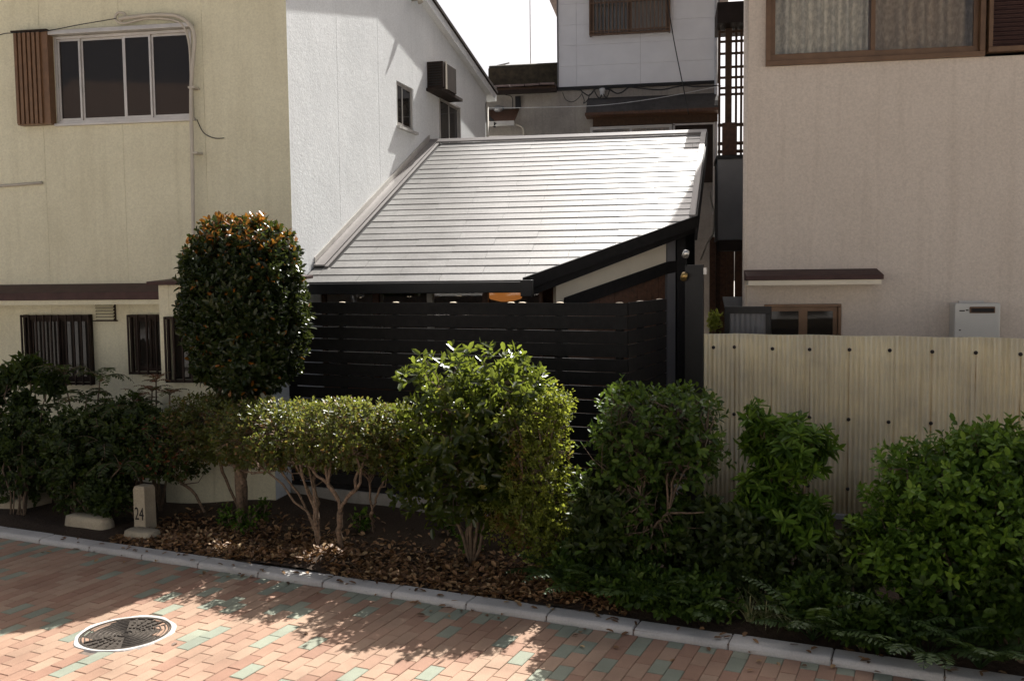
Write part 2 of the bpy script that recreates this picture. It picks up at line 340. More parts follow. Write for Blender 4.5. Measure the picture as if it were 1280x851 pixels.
# kerb stones: rounded front edge
KH, KW = 0.042, 0.17
kerb = structure(MB().add([p for p in strip(-14, 6, ND0 + 0.012, ND0 + KW - 0.012, 0.0)] + [p for p in strip(-14, 6, ND0 + 0.012, ND0 + KW - 0.012, KH - 0.012)],
    [(0, 1, 5, 4), (3, 2, 6, 7), (4, 5, 6, 7)]).build('kerb', M['joint']))
prof = [(0, -0.03), (0, KH - 0.035)] + [(0.035 - 0.035 * math.cos(a), KH - 0.035 + 0.035 * math.sin(a)) for a in (PI / 8, PI / 4, 3 * PI / 8, PI / 2)] + [(KW - 0.008, KH), (KW, KH - 0.008), (KW, -0.03)]
def kerb_mesh():
    L = 0.597; mb = MB(); n = len(prof); xs = [-L / 2, -L / 2 + 0.006, L / 2 - 0.006, L / 2]; vs = []
    for i, x in enumerate(xs):
        ins = 0.006 if i in (0, 3) else 0.0
        vs += [(x, y + (ins if y < KW / 2 else -ins), z - (ins if z > 0 else 0)) for y, z in prof]
    fs = [(a * n + b, a * n + (b + 1) % n, (a + 1) * n + (b + 1) % n, (a + 1) * n + b) for a in range(3) for b in range(n)] + [tuple(range(n)), tuple(range(3 * n, 4 * n))[::-1]]
    return MB().add(vs, fs).mesh('kerb_stone', M['kerb'])
km = kerb_mesh(); s = -0.537 - 0.604 * 20 + 0.302
while s < 5:
    p = KN(s, ND0); inst(km, 'kerb_stone', (p[0], p[1], random.uniform(-0.003, 0.002)), kerb, (random.uniform(-.004, .004), random.uniform(-.004, .004), ang + random.uniform(-.004, .004))); s += 0.604
# planting bed
GZ = 0.045
def bed_h(s, nd):
    return GZ + 0.02 * math.sin(s * 2.1 + nd) + 0.014 * math.sin(s * 5.3 - nd * 3) + 0.02 * max(0, min(1, (nd - 5.9) / 1.4)) + 0.09 * math.exp(-((s + 4.35) ** 2 + (nd - 6.0) ** 2) / 0.05) - 0.035 * math.exp(-((nd - 5.83) / 0.05) ** 2)
ss = np.linspace(-13, 5, 181); nn = np.linspace(ND0 + KW - 0.02, 9.0, 42)
vs = [KN(a, b, bed_h(a, b)) for b in nn for a in ss]; W_ = len(ss)
fs = [(j * W_ + i, j * W_ + i + 1, (j + 1) * W_ + i + 1, (j + 1) * W_ + i) for j in range(len(nn) - 1) for i in range(W_ - 1)]
structure(MB().add(vs, fs).build('planting_bed', M['soil'], smooth=True))
def bedz(p): s = float(np.dot(PV, p)); nd = float(np.dot(NV, p)); return bed_h(s, nd)
# manhole
mh = thing('manhole_cover', 'round cast iron manhole cover with arc pattern and pale cement ring in the brick path', 'manhole', (MAN[0], MAN[1], 0))
RO = 0.322; RI = 0.288
n = 48; ringv = []
for r0, z in ((RI - 0.004, -0.02), (RI - 0.004, 0.004), (RO - 0.015, 0.006), (RO, -0.012)):
    for k in range(n):
        a = 2 * PI * k / n; rr = r0 + (0.006 * math.sin(5 * a) + 0.004 * math.sin(11 * a + 1) if r0 > RI else 0); ringv.append((MAN[0] + rr * math.cos(a), MAN[1] + rr * math.sin(a), z))
MB().add(ringv, [(i * n + k, i * n + (k + 1) % n, (i + 1) * n + (k + 1) % n, (i + 1) * n + k) for i in range(3) for k in range(n)]).build('cement_ring', M['whitecement'], mh)
MB().lathe((MAN[0], MAN[1], 0), [(0.0001, -0.006), (0.262, -0.006), (0.262, 0.003), (0.272, 0.003), (0.272, -0.004), (0.276, -0.004), (0.276, 0.004), (0.287, 0.004), (0.287, -0.02)], 64).build('cover_plate', M['iron'], mh)
rid = MB(); th = math.radians(-10)
for side in (0, PI):
    for r in np.linspace(0.065, 0.245, 7):
        a0, a1 = th + side - 0.95, th + side + 0.95
        k = 16; pts = [(MAN[0] + r * math.cos(a), MAN[1] + r * math.sin(a)) for a in np.linspace(a0, a1, k)]
        rid.tube([(x, y, -0.004) for x, y in pts], 0.0068, 6)
for a in np.linspace(0, 2 * PI, 24, endpoint=False):
    if abs(math.sin(a - th)) > 0.80:
        for r in (0.11, 0.16, 0.205, 0.24):
            c = (MAN[0] + r * math.cos(a), MAN[1] + r * math.sin(a), -0.003); rid.obox(c, (math.cos(a), math.sin(a), 0), (-math.sin(a), math.cos(a), 0), (0, 0, 1), 0.014, 0.008, 0.005)
for r in (0.022, 0.045): rid.tube([(MAN[0] + r * math.cos(a), MAN[1] + r * math.sin(a), -0.003) for a in np.linspace(0, 2 * PI, 20)], 0.006, 6)
rid.build('raised_pattern', M['iron'], mh)

# ------------------------------------------------------------------ building helpers
class Fr:
    """a vertical plane: origin o, horizontal axis u, outward normal n"""
    def __init__(s, o, u, n): s.o, s.u, s.n = (np.asarray(q, float) for q in (o, u, n))
    def p(s, a, z, d=0.0): q = s.o + s.u * a + s.n * d; return np.array([q[0], q[1], z])
    def px(s, x, y): q = onplane(x, y, s.n, s.n @ s.o); return float((q - s.o) @ s.u), float(q[2])
    def box(s, mb, a0, a1, z0, z1, d0, d1):
        return mb.obox(s.p((a0 + a1) / 2, (z0 + z1) / 2, (d0 + d1) / 2), s.u, s.n, (0, 0, 1), (a1 - a0) / 2, (d1 - d0) / 2, (z1 - z0) / 2)
def wall_rect(fr, mb, a0, a1, z0, z1, d0, d1, ops):
    """a slab with rectangular openings, as butted boxes"""
    ops = [(max(o[0], a0), min(o[1], a1), max(o[2], z0), min(o[3], z1)) for o in ops if o[0] < a1 and o[1] > a0]
    if not ops: return fr.box(mb, a0, a1, z0, z1, d0, d1)
    ax = sorted({a0, a1, *[o[0] for o in ops], *[o[1] for o in ops]})
    for i in range(len(ax) - 1):
        cut = sorted([(o[2], o[3]) for o in ops if o[0] <= ax[i] and o[1] >= ax[i + 1]]); z = z0
        for c0, c1 in cut:
            if c0 > z: fr.box(mb, ax[i], ax[i + 1], z, c0, d0, d1)
            z = c1
        if z < z1: fr.box(mb, ax[i], ax[i + 1], z, z1, d0, d1)
    return mb
def sash_window(fr, par, a0, a1, z0, z1, splits, fm, deep=0.06, fw=0.028, sash=0.022, pane='glass', sill=True, panes=True, proud=0.012):
    """frame in an opening, sashes between the splits, each with its pane"""
    wn = MB()
    for q in ((a0, a1, z0, z0 + fw), (a0, a1, z1 - fw, z1), (a0, a0 + fw, z0 + fw, z1 - fw), (a1 - fw, a1, z0 + fw, z1 - fw)): fr.box(wn, *q, -deep, proud)
    wo = wn.build('window', fm, par, bevel=0.003)
    if sill: fr.box(MB(), a0 - 0.02, a1 + 0.02, z0 - 0.03, z0 - 0.002, -deep, 0.045).build('sill', fm, wo, bevel=0.003)
    xs = [a0 + fw] + list(splits) + [a1 - fw]
    for i in range(len(xs) - 1):
        b0, b1 = xs[i], xs[i + 1]; dd = -0.012 if i % 2 == 0 else -0.03; sm = MB()
        for q in ((b0, b1, z0 + fw, z0 + fw + sash * 1.3), (b0, b1, z1 - fw - sash, z1 - fw), (b0, b0 + sash, z0 + fw + sash * 1.3, z1 - fw - sash), (b1 - sash, b1, z0 + fw + sash * 1.3, z1 - fw - sash)):
            fr.box(sm, *q, dd - 0.016, dd + 0.004)
        sm.build('sash', fm, wo)
        fr.box(MB(), b0 + sash * .7, b1 - sash * .7, z0 + fw + sash, z1 - fw - sash * .7, dd - 0.010, dd - 0.005).build('pane', M[pane], wo)
    return wo
def grille(fr, par, a0, a1, z0, z1, nb, m, d=0.07, name='window_grille', bw=0.016, rails=(0.02, 0.98)):
    g = MB()
    for k in rails: zz = z0 + (z1 - z0) * k; fr.box(g, a0, a1, zz - 0.014, zz + 0.014, d - 0.012, d + 0.012)
    for a in (a0 + 0.01, a1 - 0.01): fr.box(g, a - 0.012, a + 0.012, z0, z1, 0.0, d - 0.012)
    go = g.build(name, m, par)
    bm = MB().box(-bw / 2, bw / 2, -0.009, 0.009, z0, z1).mesh('bar', m); rz = math.atan2(fr.u[1], fr.u[0])
    for a in np.linspace(a0, a1, nb): q = fr.p(a, 0, d + 0.021); inst(bm, 'bar', q, go, (0, 0, rz))
    return go

# ------------------------------------------------------------------ left house
LY = 9.5; S5 = math.radians(5.8)
FL = Fr((0, LY, 0), (1, 0, 0), (0, -1, 0))
XC = PY(364, 250, LY)[0]
lh = thing('cream_house', 'two storey house with cream front and white side wall beside the slate roof', 'house', (XC, LY, 0))
w0, _ = FL.px(70, 100); w1, _ = FL.px(241, 95); _, wz0 = FL.px(150, 152); _, wz1 = FL.px(150, 42)
g1 = (FL.px(34, 430)[0], FL.px(117, 430)[0], FL.px(75, 480)[1], FL.px(75, 393)[1])
g2 = (FL.px(166, 430)[0], FL.px(212, 430)[0], FL.px(185, 467)[1], FL.px(185, 393)[1])
ops = [(w0, w1, wz0, wz1), (g1[0] + .03, g1[1] - .03, g1[2] + .03, g1[3] - .03), (g2[0] + .03, g2[1] - .03, g2[2] + .03, g2[3] - .03)]
ZE = 5.75
FL.box(MB(), -9.8, XC - 0.15, 0.0, ZE - 0.1, -0.30, -0.14).build('wall_core', M['dark'], lh)
jx = [-9.8, -8.72, -7.77] + [FL.px(x, 150)[0] for x in (54, 153, 256)] + [XC]
for i in range(len(jx) - 1):
    wall_rect(FL, MB(), jx[i] + 0.0013, jx[i + 1] - (0.0013 if i < len(jx) - 2 else 0), 0.0, ZE, -0.14, 0.0, ops).build('wall_panel', M['cream'], lh)
sash_window(FL, lh, w0, w1, wz0, wz1, [FL.px(101, 100)[0], FL.px(155, 100)[0], FL.px(189, 100)[0]], M['alu'])
FL.box(MB(), w0 - 0.05, w1 + 0.03, wz1 + 0.004, wz1 + 0.05, -0.01, 0.09).build('window_hood', M['alu'], lh, bevel=0.004)
# shutter box with ribs
sx0, sx1 = FL.px(27, 100)[0], FL.px(69, 100)[0] - 0.005; sz0, sz1 = FL.px(45, 158)[1], FL.px(45, 43)[1]
sb = FL.box(MB(), sx0, sx1, sz0, sz1, 0.0, 0.10).build('shutter_box', M['shutter'], lh, bevel=0.004)
rib = MB().box(-0.017, 0.017, -0.0125, 0.0125, sz0 + 0.012, sz1 - 0.012).mesh('shutter_rib', M['shutter'])
for a in np.linspace(sx0 + 0.03, sx1 - 0.10, 6): inst(rib, 'shutter_rib', FL.p(a, 0, 0.111), sb)
FL.box(MB(), sx0 - 0.015, sx1 + 0.01, sz1, sz1 + 0.015, 0.0, 0.13).build('shutter_cap', M['darkbrown'], sb)
# brown eave over the ground floor
ez1 = FL.px(100, 366)[1]; ex1 = PY(200, 372, LY - 0.3)[0]
e = MB(); ev = [(LY, 2.27), (LY - 0.32, 2.175), (LY - 0.32, 2.095), (LY, 2.095)]
e.prism([(-9.8, y, z) for y, z in ev], (ex1 + 9.8, 0, 0)); eo = e.build('brown_eave', M['brownmetal'], lh, bevel=0.006)
MB().box(-9.8, ex1 - 0.004, LY - 0.30, LY + 0.001, 2.045, 2.094).build('soffit', M['cream'], eo)
# louvre vent
v0, v1, vz0, vz1 = FL.px(121, 390)[0], FL.px(145, 390)[0], FL.px(133, 400)[1], 2.044
vent = FL.box(MB(), v0, v1, vz0, vz1, 0.0, 0.02).build('louvre_vent', M['darkbrown'], lh)
sl_ = MB().obox((0, 0, 0), (1, 0, 0), (0, .8, .6), (0, -.6, .8), (v1 - v0) / 2 - 0.008, 0.02, 0.004).mesh('louvre', M['cream'])
for z in np.linspace(vz0 + 0.02, vz1 - 0.02, 5): inst(sl_, 'louvre', FL.p((v0 + v1) / 2, z, 0.03), vent)
FL.box(MB(), v0 - .02, v1 + .02, vz0 - 0.012, vz0, 0.0, 0.05).build('vent_sill', M['darkbrown'], vent)
for q, nb in ((g1, 10), (g2, 5)):
    a0, a1, z0, z1 = q[0] + .03, q[1] - .03, q[2] + .03, q[3] - .03
    sash_window(FL, lh, a0, a1, z0, z1, [(a0 + a1) / 2], M['darkbrown'], sill=False)
    grille(FL, lh, q[0], q[1], q[2], q[3], nb, M['darkbrown'], 0.06)
# ground floor bay on the right
BY = 8.72; FB = Fr((0, BY, 0), (1, 0, 0), (0, -1, 0)); bx0 = PY(200, 420, BY)[0]; bx1 = PY(343, 560, BY)[0]; btop = PY(225, 356, BY)[2]
gb = (FB.px(213, 430)[0], FB.px(262, 430)[0], FB.px(230, 475)[1], FB.px(230, 398)[1])
bay = wall_rect(FB, MB(), bx0, bx1, 0.0, btop, -0.1, 0.0, [gb])
bay.box(bx0, bx0 + 0.1, BY + 0.1, LY - 0.002, 0, btop)
bay.build('bay_wall', M['cream'], lh, bevel=0.004)
bsk = math.tan(S5) * (LY - BY)
MB().prism([(bx1 - 0.1, BY + 0.1, 0), (bx1 + 0.001, BY + 0.003, 0), (bx1 + bsk, LY - 0.004, 0), (bx1 + bsk - 0.1, LY - 0.004, 0)], (0, 0, btop)).build('bay_side_wall', M['white'], lh)
MB().prism([(bx0 - 0.07, BY - 0.10, btop), (bx1 + 0.07, BY - 0.10, btop), (bx1 + bsk + 0.07, LY - 0.002, btop + 0.05), (bx0 - 0.07, LY - 0.002, btop + 0.05)], (0, 0, 0.035)).build('bay_roof', M['brownmetal'], lh, bevel=0.004)
FB.box(MB(), gb[0], gb[1], gb[2], gb[3], -0.12, -0.09).build('bay_pane', M['glass'], lh)
grille(FB, lh, gb[0] - .02, gb[1] + .02, gb[2] - .02, gb[3] + .02, 6, M['darkbrown'], 0.04)
# white side wall, in panels with a gable top
SV = np.array([math.sin(S5), math.cos(S5), 0]); SN = np.array([math.cos(S5), -math.sin(S5), 0])
FS = Fr((XC, LY, 0), SV, SN)
tA = FS.px(523, 0); tB = FS.px(607, 118); slope = (tA[1] - tB[1]) / (tB[0] - tA[0]); tR = 3.2; zR = tA[1] + slope * (tA[0] - tR)
def gz(t): return zR - slope * abs(t - tR)
tend = tB[0] + 0.05
sw1 = (FS.px(496, 130)[0], FS.px(517, 130)[0], FS.px(496, 157)[1], FS.px(496, 101)[1])
sw2 = (FS.px(549, 150)[0], FS.px(575, 150)[0], FS.px(549, 210)[1], FS.px(549, 121)[1])
js = [0.0, FS.px(423, 150)[0], FS.px(474, 150)[0]]; d_ = js[2] - js[1]
while js[-1] + d_ < tend - 0.3: js.append(js[-1] + d_)
js.append(tend); ztop = 5.3
for i in range(len(js) - 1):
    a0, a1 = js[i] + 0.001, js[i + 1] - 0.001; mb = wall_rect(FS, MB(), a0, a1, 0.0, ztop, -0.13, 0.0, [sw1, sw2])
    poly = [FS.p(a0, ztop), FS.p(a1, ztop), FS.p(a1, gz(a1))] + ([FS.p(tR, gz(tR))] if a0 < tR < a1 else []) + [FS.p(a0, gz(a0))]
    mb.prism(poly, -SN * 0.13); mb.build('side_wall_panel', M['white'], lh)
MB().prism([FS.p(0.16, 0, -0.13), FS.p(tend, 0, -0.13), FS.p(tend, 0, -0.2), FS.p(0.16, 0, -0.2)], (0, 0, 5.2)).build('side_core', M['dark'], lh)
bk = FS.p(tend - 0.01, 0); MB().prism([(-9.8, bk[1], 0), (bk[0] - 0.14, bk[1], 0), (bk[0] - 0.14, bk[1] - 0.15, 0), (-9.8, bk[1] - 0.15, 0)], (0, 0, 5.5)).build('back_wall', M['white'], lh)
sash_window(FS, lh, *sw1, [(sw1[0] + sw1[1]) / 2 - 0.08], M['alu'], deep=0.08, proud=-0.02)
FS.box(MB(), sw1[0] - 0.03, sw1[1] + 0.05, sw1[2] - 0.035, sw1[2], 0.0, 0.05).build('pale_sill', M['whitecement'], lh)
sash_window(FS, lh, *sw2, [(sw2[0] + sw2[1]) / 2], M['alu'], deep=0.08, proud=0.015)
# roof: gable with the ridge along the street
def roof_pt(t, x, dz, ov): q = FS.p(t, 0, ov); return np.array([q[0] if x is None else x, q[1], gz(t) + dz])
for t0, t1 in ((-0.45, tR), (tR, tend + 0.3)):
    MB().prism([roof_pt(t0, -10.2, 0.004, 0.10), roof_pt(t0, None, 0.004, 0.10), roof_pt(t1, None, 0.004, 0.10), roof_pt(t1, -10.2, 0.004, 0.10)], (0, 0, 0.13)).build('roof_board', M['white'], lh)
    MB().prism([roof_pt(t0, -10.2, 0.137, 0.13), roof_pt(t0, None, 0.137, 0.13), roof_pt(t1, None, 0.137, 0.13), roof_pt(t1, -10.2, 0.137, 0.13)], (0, 0, 0.05)).build('roof_sheet', M['darkbrown'], lh)
MB().tube([FS.p(tend - 0.06, z, 0.03) for z in (0, 5.4)], 0.025, 8).build('downpipe', M['pipe'], lh, True)
# pipes and wires on the front
def fpx(fr, pts, d): return [fr.p(fr.px(x, y)[0], fr.px(x, y)[1], d) for x, y in pts]
MB().tube(smooth_path(fpx(FL, [(156, 27), (180, 24), (205, 22), (228, 24), (243, 34), (249, 50), (247, 80), (245, 110), (245, 150), (246, 190), (247, 260), (248, 330)], 0.10)), 0.021, 10).build('duct_pipe', M['pipe'], lh, True)
MB().tube(smooth_path(fpx(FL, [(156, 30), (162, 21), (153, 19), (150, 27), (160, 32), (190, 26), (225, 29), (238, 44), (243, 80), (243, 148)], 0.08)), 0.014, 8).build('duct_hose', M['pipe'], lh, True)
MB().tube(smooth_path(fpx(FL, [(247, 150), (255, 166), (268, 173), (281, 173)], 0.015)), 0.005, 5).build('loose_wire', M['cable'], lh)
MB().tube(smooth_path(fpx(FL, [(-60, 48), (0, 48), (18, 45), (60, 43), (110, 34), (152, 27)], 0.11)), 0.005, 5).build('drop_wire', M['cable'], lh)
MB().tube(fpx(FL, [(-60, 237), (0, 233), (54, 229)], 0.02), 0.016, 8).build('short_pipe', M['pipe'], lh, True)
for x, y in ((246, 112), (250, 193)):
    a, z = FL.px(x, y); FL.box(MB(), a - 0.035, a + 0.035, z - 0.01, z + 0.01, 0.0, 0.126).build('pipe_clip', M['pipe'], lh)
# window air conditioner on the side wall
at, az = FS.px(534, 112)
ac = thing('air_conditioner', 'dark brown window air conditioner on the white side wall', 'air conditioner', tuple(FS.p(at, az)))
FS.box(MB(), at, at + 0.62, az + 0.02, az + 0.40, 0.0, 0.25).build('casing', M['darkbrown'], ac, bevel=0.006)
FS.box(MB(), at + 0.10, at + 0.16, az + 0.012, az + 0.41, 0.10, 0.262).build('trim', M['pipe'], ac)
FS.box(MB(), at - 0.05, at + 0.95, az - 0.03, az + 0.012, 0.0, 0.24).build('bracket', M['darkbrown'], ac)
fin = MB().box(-0.1, 0.1, -0.006, 0.006, -0.008, 0.008).mesh('fin', M['blackmetal'])
for z in np.linspace(az + 0.06, az + 0.36, 9): inst(fin, 'fin', FS.p(at - 0.005, z, 0.125), ac, (0, 0, -S5))
# vent pipe high on the side wall
vp = FS.px(515, 3)
MB().tube([FS.p(vp[0], vp[1] + 0.05, 0.0), FS.p(vp[0], vp[1] + 0.05, 0.10), FS.p(vp[0], vp[1] - 0.02, 0.13)], 0.04, 10).build('vent_cowl', M['pipe'], lh, True)

# ------------------------------------------------------------------ slate roofed black house
RS = 0.4936
def rz(Y): return 2.325 + RS * (Y - 9.77)
E0, E1 = 9.625, 13.72
def wx(Y): return XC + math.tan(S5) * (Y - LY) + 0.006
CUT0 = np.array([-1.476, E0]); CUT1 = np.array([0.295, 10.985]); RR = np.array([0.522, E1])
bh = thing('black_house', 'small black timber house with a pale slate lean-to roof', 'house', (-1.5, 10.2, 0))
plan = [(wx(E0), E0), tuple(CUT0), tuple(CUT1), tuple(RR), (wx(E1), E1)]
MB().prism([(x, y, rz(y) - 0.12) for x, y in plan], (0, 0, 0.118)).build('roof_deck', M['black'], bh)
roof = MB().prism([(x, y, rz(y)) for x, y in plan], (0, 0, 0.002)).build('roof', M['black'], bh)
def edge(a, b):                                          # half plane to the left of a->b is kept
    nx, ny = b[1] - a[1], -(b[0] - a[0]); return (nx, ny, nx * a[0] + ny * a[1])
FW = 0.21                                                # flashing along the white wall
ins = [(wx(E0) + FW, E0 - 0.01), (CUT0[0] - 0.004, E0 - 0.01), tuple(CUT1 + np.array([-0.03, 0.0])), (RR[0] - 0.06, RR[1] - 0.02), (wx(E1) + FW, E1 - 0.02)]
planes = [edge(ins[i], ins[(i + 1) % 5]) for i in range(5)]
planes0 = planes[:4] + [edge((wx(E1) + 0.02, E1), (wx(E0) + 0.02, E0))]
ex = 0.182 * math.cos(math.atan(RS)); k = 0; y = E0 - 0.015
while y < E1 - 0.02:
    x = -4.2 - (0.455 if k % 2 else 0.0) - random.uniform(0, 0.08)
    while x < 0.7:
        poly = clip([(x + 0.0015, y), (x + 0.9085, y), (x + 0.9085, y + ex + 0.004), (x + 0.0015, y + ex + 0.004)], planes0 if k < 2 else planes)
        if len(poly) >= 3:
            a = random.uniform(-0.0015, 0.002)
            top = [(px, py, rz(py) + 0.003 + a + 0.009 * (1 - (py - y) / ex)) for px, py in poly]; bot = [(px, py, rz(py) + 0.0022) for px, py in poly]; m_ = len(poly)
            mb = MB().add(bot + top, [tuple(range(m_))[::-1], tuple(range(m_, 2 * m_))] + [(i, (i + 1) % m_, m_ + (i + 1) % m_, m_ + i) for i in range(m_)])
            so_ = mb.build('slate', M['slate'], roof); settint(so_.data, [random.random()] * len(so_.data.polygons))
        x += 0.91
    y += ex; k += 1
# flashing strips beside the white wall
fl0 = E0 + 2 * ex - 0.02
for d0, d1, h, yb in ((0.012, 0.135, 0.045, E1), (0.14, FW - 0.03, 0.030, E1)):
    MB().prism([(wx(fl0) + d0, fl0, rz(fl0) + h - 0.02), (wx(fl0) + d1, fl0, rz(fl0) + h - 0.02), (wx(yb) + d1, yb, rz(yb) + h - 0.02), (wx(yb) + d0, yb, rz(yb) + h - 0.02)], (0, 0, 0.02)).build('flashing', M['flash'], roof)
MB().prism([(wx(fl0) + 0.0, fl0 + 0.05, rz(fl0) + 0.02), (wx(fl0) + 0.014, fl0 + 0.05, rz(fl0) + 0.02), (wx(E1) + 0.014, E1, rz(E1) + 0.02), (wx(E1) + 0.0, E1, rz(E1) + 0.02)], (0, 0, 0.11)).build('upstand', M['alu'], roof)
MB().prism([(wx(E1) + 0.01, E1 - 0.05, rz(E1 - 0.05) + 0.026), (RR[0] + 0.02, E1 - 0.05, rz(E1 - 0.05) + 0.026), (RR[0] + 0.02, E1 + 0.02, rz(E1) + 0.055), (wx(E1) + 0.01, E1 + 0.02, rz(E1) + 0.055)], (0, 0, 0.02)).build('ridge_cap', M['flash'], roof, bevel=0.003)
cdir = np.append((CUT1 - CUT0) / np.linalg.norm(CUT1 - CUT0), 0); cn = np.array([cdir[1], -cdir[0], 0])
vdir = np.append((RR - CUT1) / np.linalg.norm(RR - CUT1), 0); vn = np.array([vdir[1], -vdir[0], 0])
def P3(q, dz): return np.array([q[0], q[1], rz(q[1]) + dz])
MB().prism([P3(CUT1 - vn[:2] * .06, 0.028), P3(CUT1 + vn[:2] * .012, 0.028), P3(RR + vn[:2] * .012, 0.028), P3(RR - vn[:2] * .06, 0.028)], (0, 0, 0.022)).build('verge_trim', M['flash'], roof, bevel=0.003)
MB().prism([P3(CUT1 + vn[:2] * .002, 0.026), P3(RR + vn[:2] * .002, 0.026), P3(RR + vn[:2] * .002, -0.24), P3(CUT1 + vn[:2] * .002, -0.24)], vn * 0.03).build('verge_board', M['black'], bh)
c0 = CUT0 - cdir[:2] * 0.02; c1 = CUT1 + cdir[:2] * 0.03
MB().prism([P3(c0, 0.035), P3(c1, 0.035), P3(c1, -0.10), P3(c0, -0.10)], cn * 0.035).build('barge_board', M['black'], bh, bevel=0.004)
i0, i1 = c0 - cn[:2] * 0.07, c1 - cn[:2] * 0.07
MB().prism([P3(i0, -0.124) + cdir * .1, P3(i1, -0.124), P3(i1, -0.19), P3(i0, -0.19) + cdir * .1], cn * 0.04).build('lower_barge_board', M['black'], bh, bevel=0.004)
MB().box(wx(E0) - 0.0, CUT0[0] + 0.03, E0 - 0.115, E0 - 0.005, rz(E0) - 0.125, rz(E0) - 0.012).build('gutter', M['blackmetal'], bh, bevel=0.008)
MB().box(CUT0[0] - 0.02, CUT0[0] + 0.10, E0 - 0.13, E0 + 0.02, rz(E0) - 0.165, rz(E0) + 0.005).build('gutter_end', M['blackmetal'], bh, bevel=0.006)
# walls
WYf = 10.12; FH = Fr((0, WYf, 0), (1, 0, 0), (0, -1, 0)); xl = wx(WYf) + 0.01; xr = -1.36
MB().box(xl, xr, WYf, WYf + 0.1, 0, 1.1).build('front_wall', M['boards'], bh)
FH.box(MB(), xl, xr, 2.145, rz(WYf) - 0.13, -0.1, 0.0).build('lintel', M['boards'], bh)
fx = np.linspace(xl, xr, 5)
for a in fx: FH.box(MB(), max(a - 0.03, xl), min(a + 0.03, xr), 1.1, 2.145, -0.08, 0.012).build('window_post', M['pipe'] if abs(a - fx[2]) < .1 else M['boards'], bh)
for i in range(4): FH.box(MB(), fx[i] + 0.03, fx[i + 1] - 0.03, 1.1, 2.145, -0.05, -0.044).build('pane', M['clear'], bh)
MB().box(xl, xr + 1.2, 11.9, 12.0, 0, 2.9).build('inner_wall', M['boards'], bh)
MB().box(xl, xr + 1.2, 10.2, 11.9, 0.0, 0.3).build('inner_floor', M['boards'], bh)
lp = PY(632, 366, 10.6)
shade = thing('pendant_lamp', 'orange paper pendant lamp inside the dark window', 'lamp', (lp[0], 10.6, lp[2]))
MB().lathe((lp[0], 10.6, lp[2]), [(0.03, 0.10), (0.16, 0.06), (0.22, 0.0), (0.18, -0.07), (0.06, -0.10)], 20).build('shade', M['lampshade'], shade, True)
MB().tube([(lp[0], 10.6, lp[2] + 0.09), (lp[0], 10.6, rz(10.6) - 0.119)], 0.006, 6).build('cord', M['cable'], shade)
# diagonal wall under the cut verge
DC = float(cn[:2] @ CUT0) - 0.25; FD = Fr(np.append(CUT0, 0) - cn * 0.25, cdir, cn)
pb = [FD.px(*q) for q in ((695, 354), (708, 350), (832.6, 303), (832.6, 329), (704.6, 374), (704.6, 385), (695, 385))]
MB().prism([FD.p(a, z, 0.0) for a, z in pb], -cn * 0.06).build('plaster_band', M['creamwall'], bh)
bm_ = [FD.px(*q) for q in ((705, 372), (834, 327), (844, 326), (844, 340), (834, 342), (720, 383), (705, 386))]
MB().prism([FD.p(a, z, 0.03) for a, z in bm_], -cn * 0.05).build('sloping_beam', M['black'], bh, bevel=0.003)
a0, a1 = FD.px(712, 380)[0], FD.px(834, 380)[0]; nb = 13; aw = (a1 - a0) / nb
def beam_z(a):
    l, r = FD.px(705, 374), FD.px(844, 332); return l[1] + (r[1] - l[1]) * (a - l[0]) / (r[0] - l[0])
for i in range(nb):
    b0, b1 = a0 + i * aw + 0.002, a0 + (i + 1) * aw - 0.002; dj = random.uniform(-0.004, 0.003)
    MB().prism([FD.p(b0, 0.0, -0.045 + dj), FD.p(b1, 0.0, -0.045 + dj), FD.p(b1, beam_z(b1) - 0.02, -0.045 + dj), FD.p(b0, beam_z(b0) - 0.02, -0.045 + dj)], cn * 0.02).build('wall_board', M['boards'], bh)
FD.box(MB(), a0 - 0.1, a1 + 0.1, 0.0, 2.0, -0.14, -0.066).build('diagonal_wall_core', M['black'], bh)
cz = FD.px(834, 302)[1]
FD.box(MB(), FD.px(833, 330)[0], FD.px(843, 330)[0], 0.0, cz + 0.05, -0.05, 0.02).build('corner_post', M['greypanel'], bh)
qd = FD.p(FD.px(846, 330)[0], 0); MB().box(qd[0], qd[0] + 0.10, qd[1] - 0.02, E1 - 0.05, 0.0, rz(qd[1]) - 0.13).build('end_wall', M['black'], bh)
MB().box(xl, RR[0] - 0.15, E1 - 0.14, E1 - 0.04, 0.0, rz(E1) - 0.2).build('rear_wall', M['black'], bh)
# black panel with spotlights beside the gate
pq = PN(868, 360, 8.75); sw_ = 11.5 / ppm(pq)
pn = thing('screen_panel', 'tall flat black panel with two small spotlights at the house corner', 'panel', (pq[0], pq[1], 0.05))
FP = Fr(pq * np.array([1, 1, 0]), PV, -NV); ptop = PN(868, 331, 8.75)[2]
FP.box(MB(), -sw_, sw_, 0.03, ptop, -0.02, 0.02).build('board', M['blackmetal'], pn, bevel=0.003)
for (x, y), m in (((859, 318), M['chrome']), ((857, 346), M['brass'])):
    a, z = FP.px(x, y); c = FP.p(a, z, 0.06)
    sp = MB().lathe((0, 0, 0), [(0.004, 0.045), (0.028, 0.035), (0.034, 0.0), (0.030, -0.03), (0.004, -0.034)], 14).mesh('spotlight', m, True)
    inst(sp, 'spotlight', c, pn, (0.6, 0, 0.4))
    MB().tube([c, FP.p(-sw_ + 0.015, min(z - 0.02, ptop - 0.02), 0.01)], 0.008, 6).build('lamp_arm', M['blackmetal'], pn)
FP.box(MB(), sw_, sw_ + 0.03, ptop - 0.09, ptop - 0.03, -0.01, 0.01).build('bracket', M['alu'], pn)

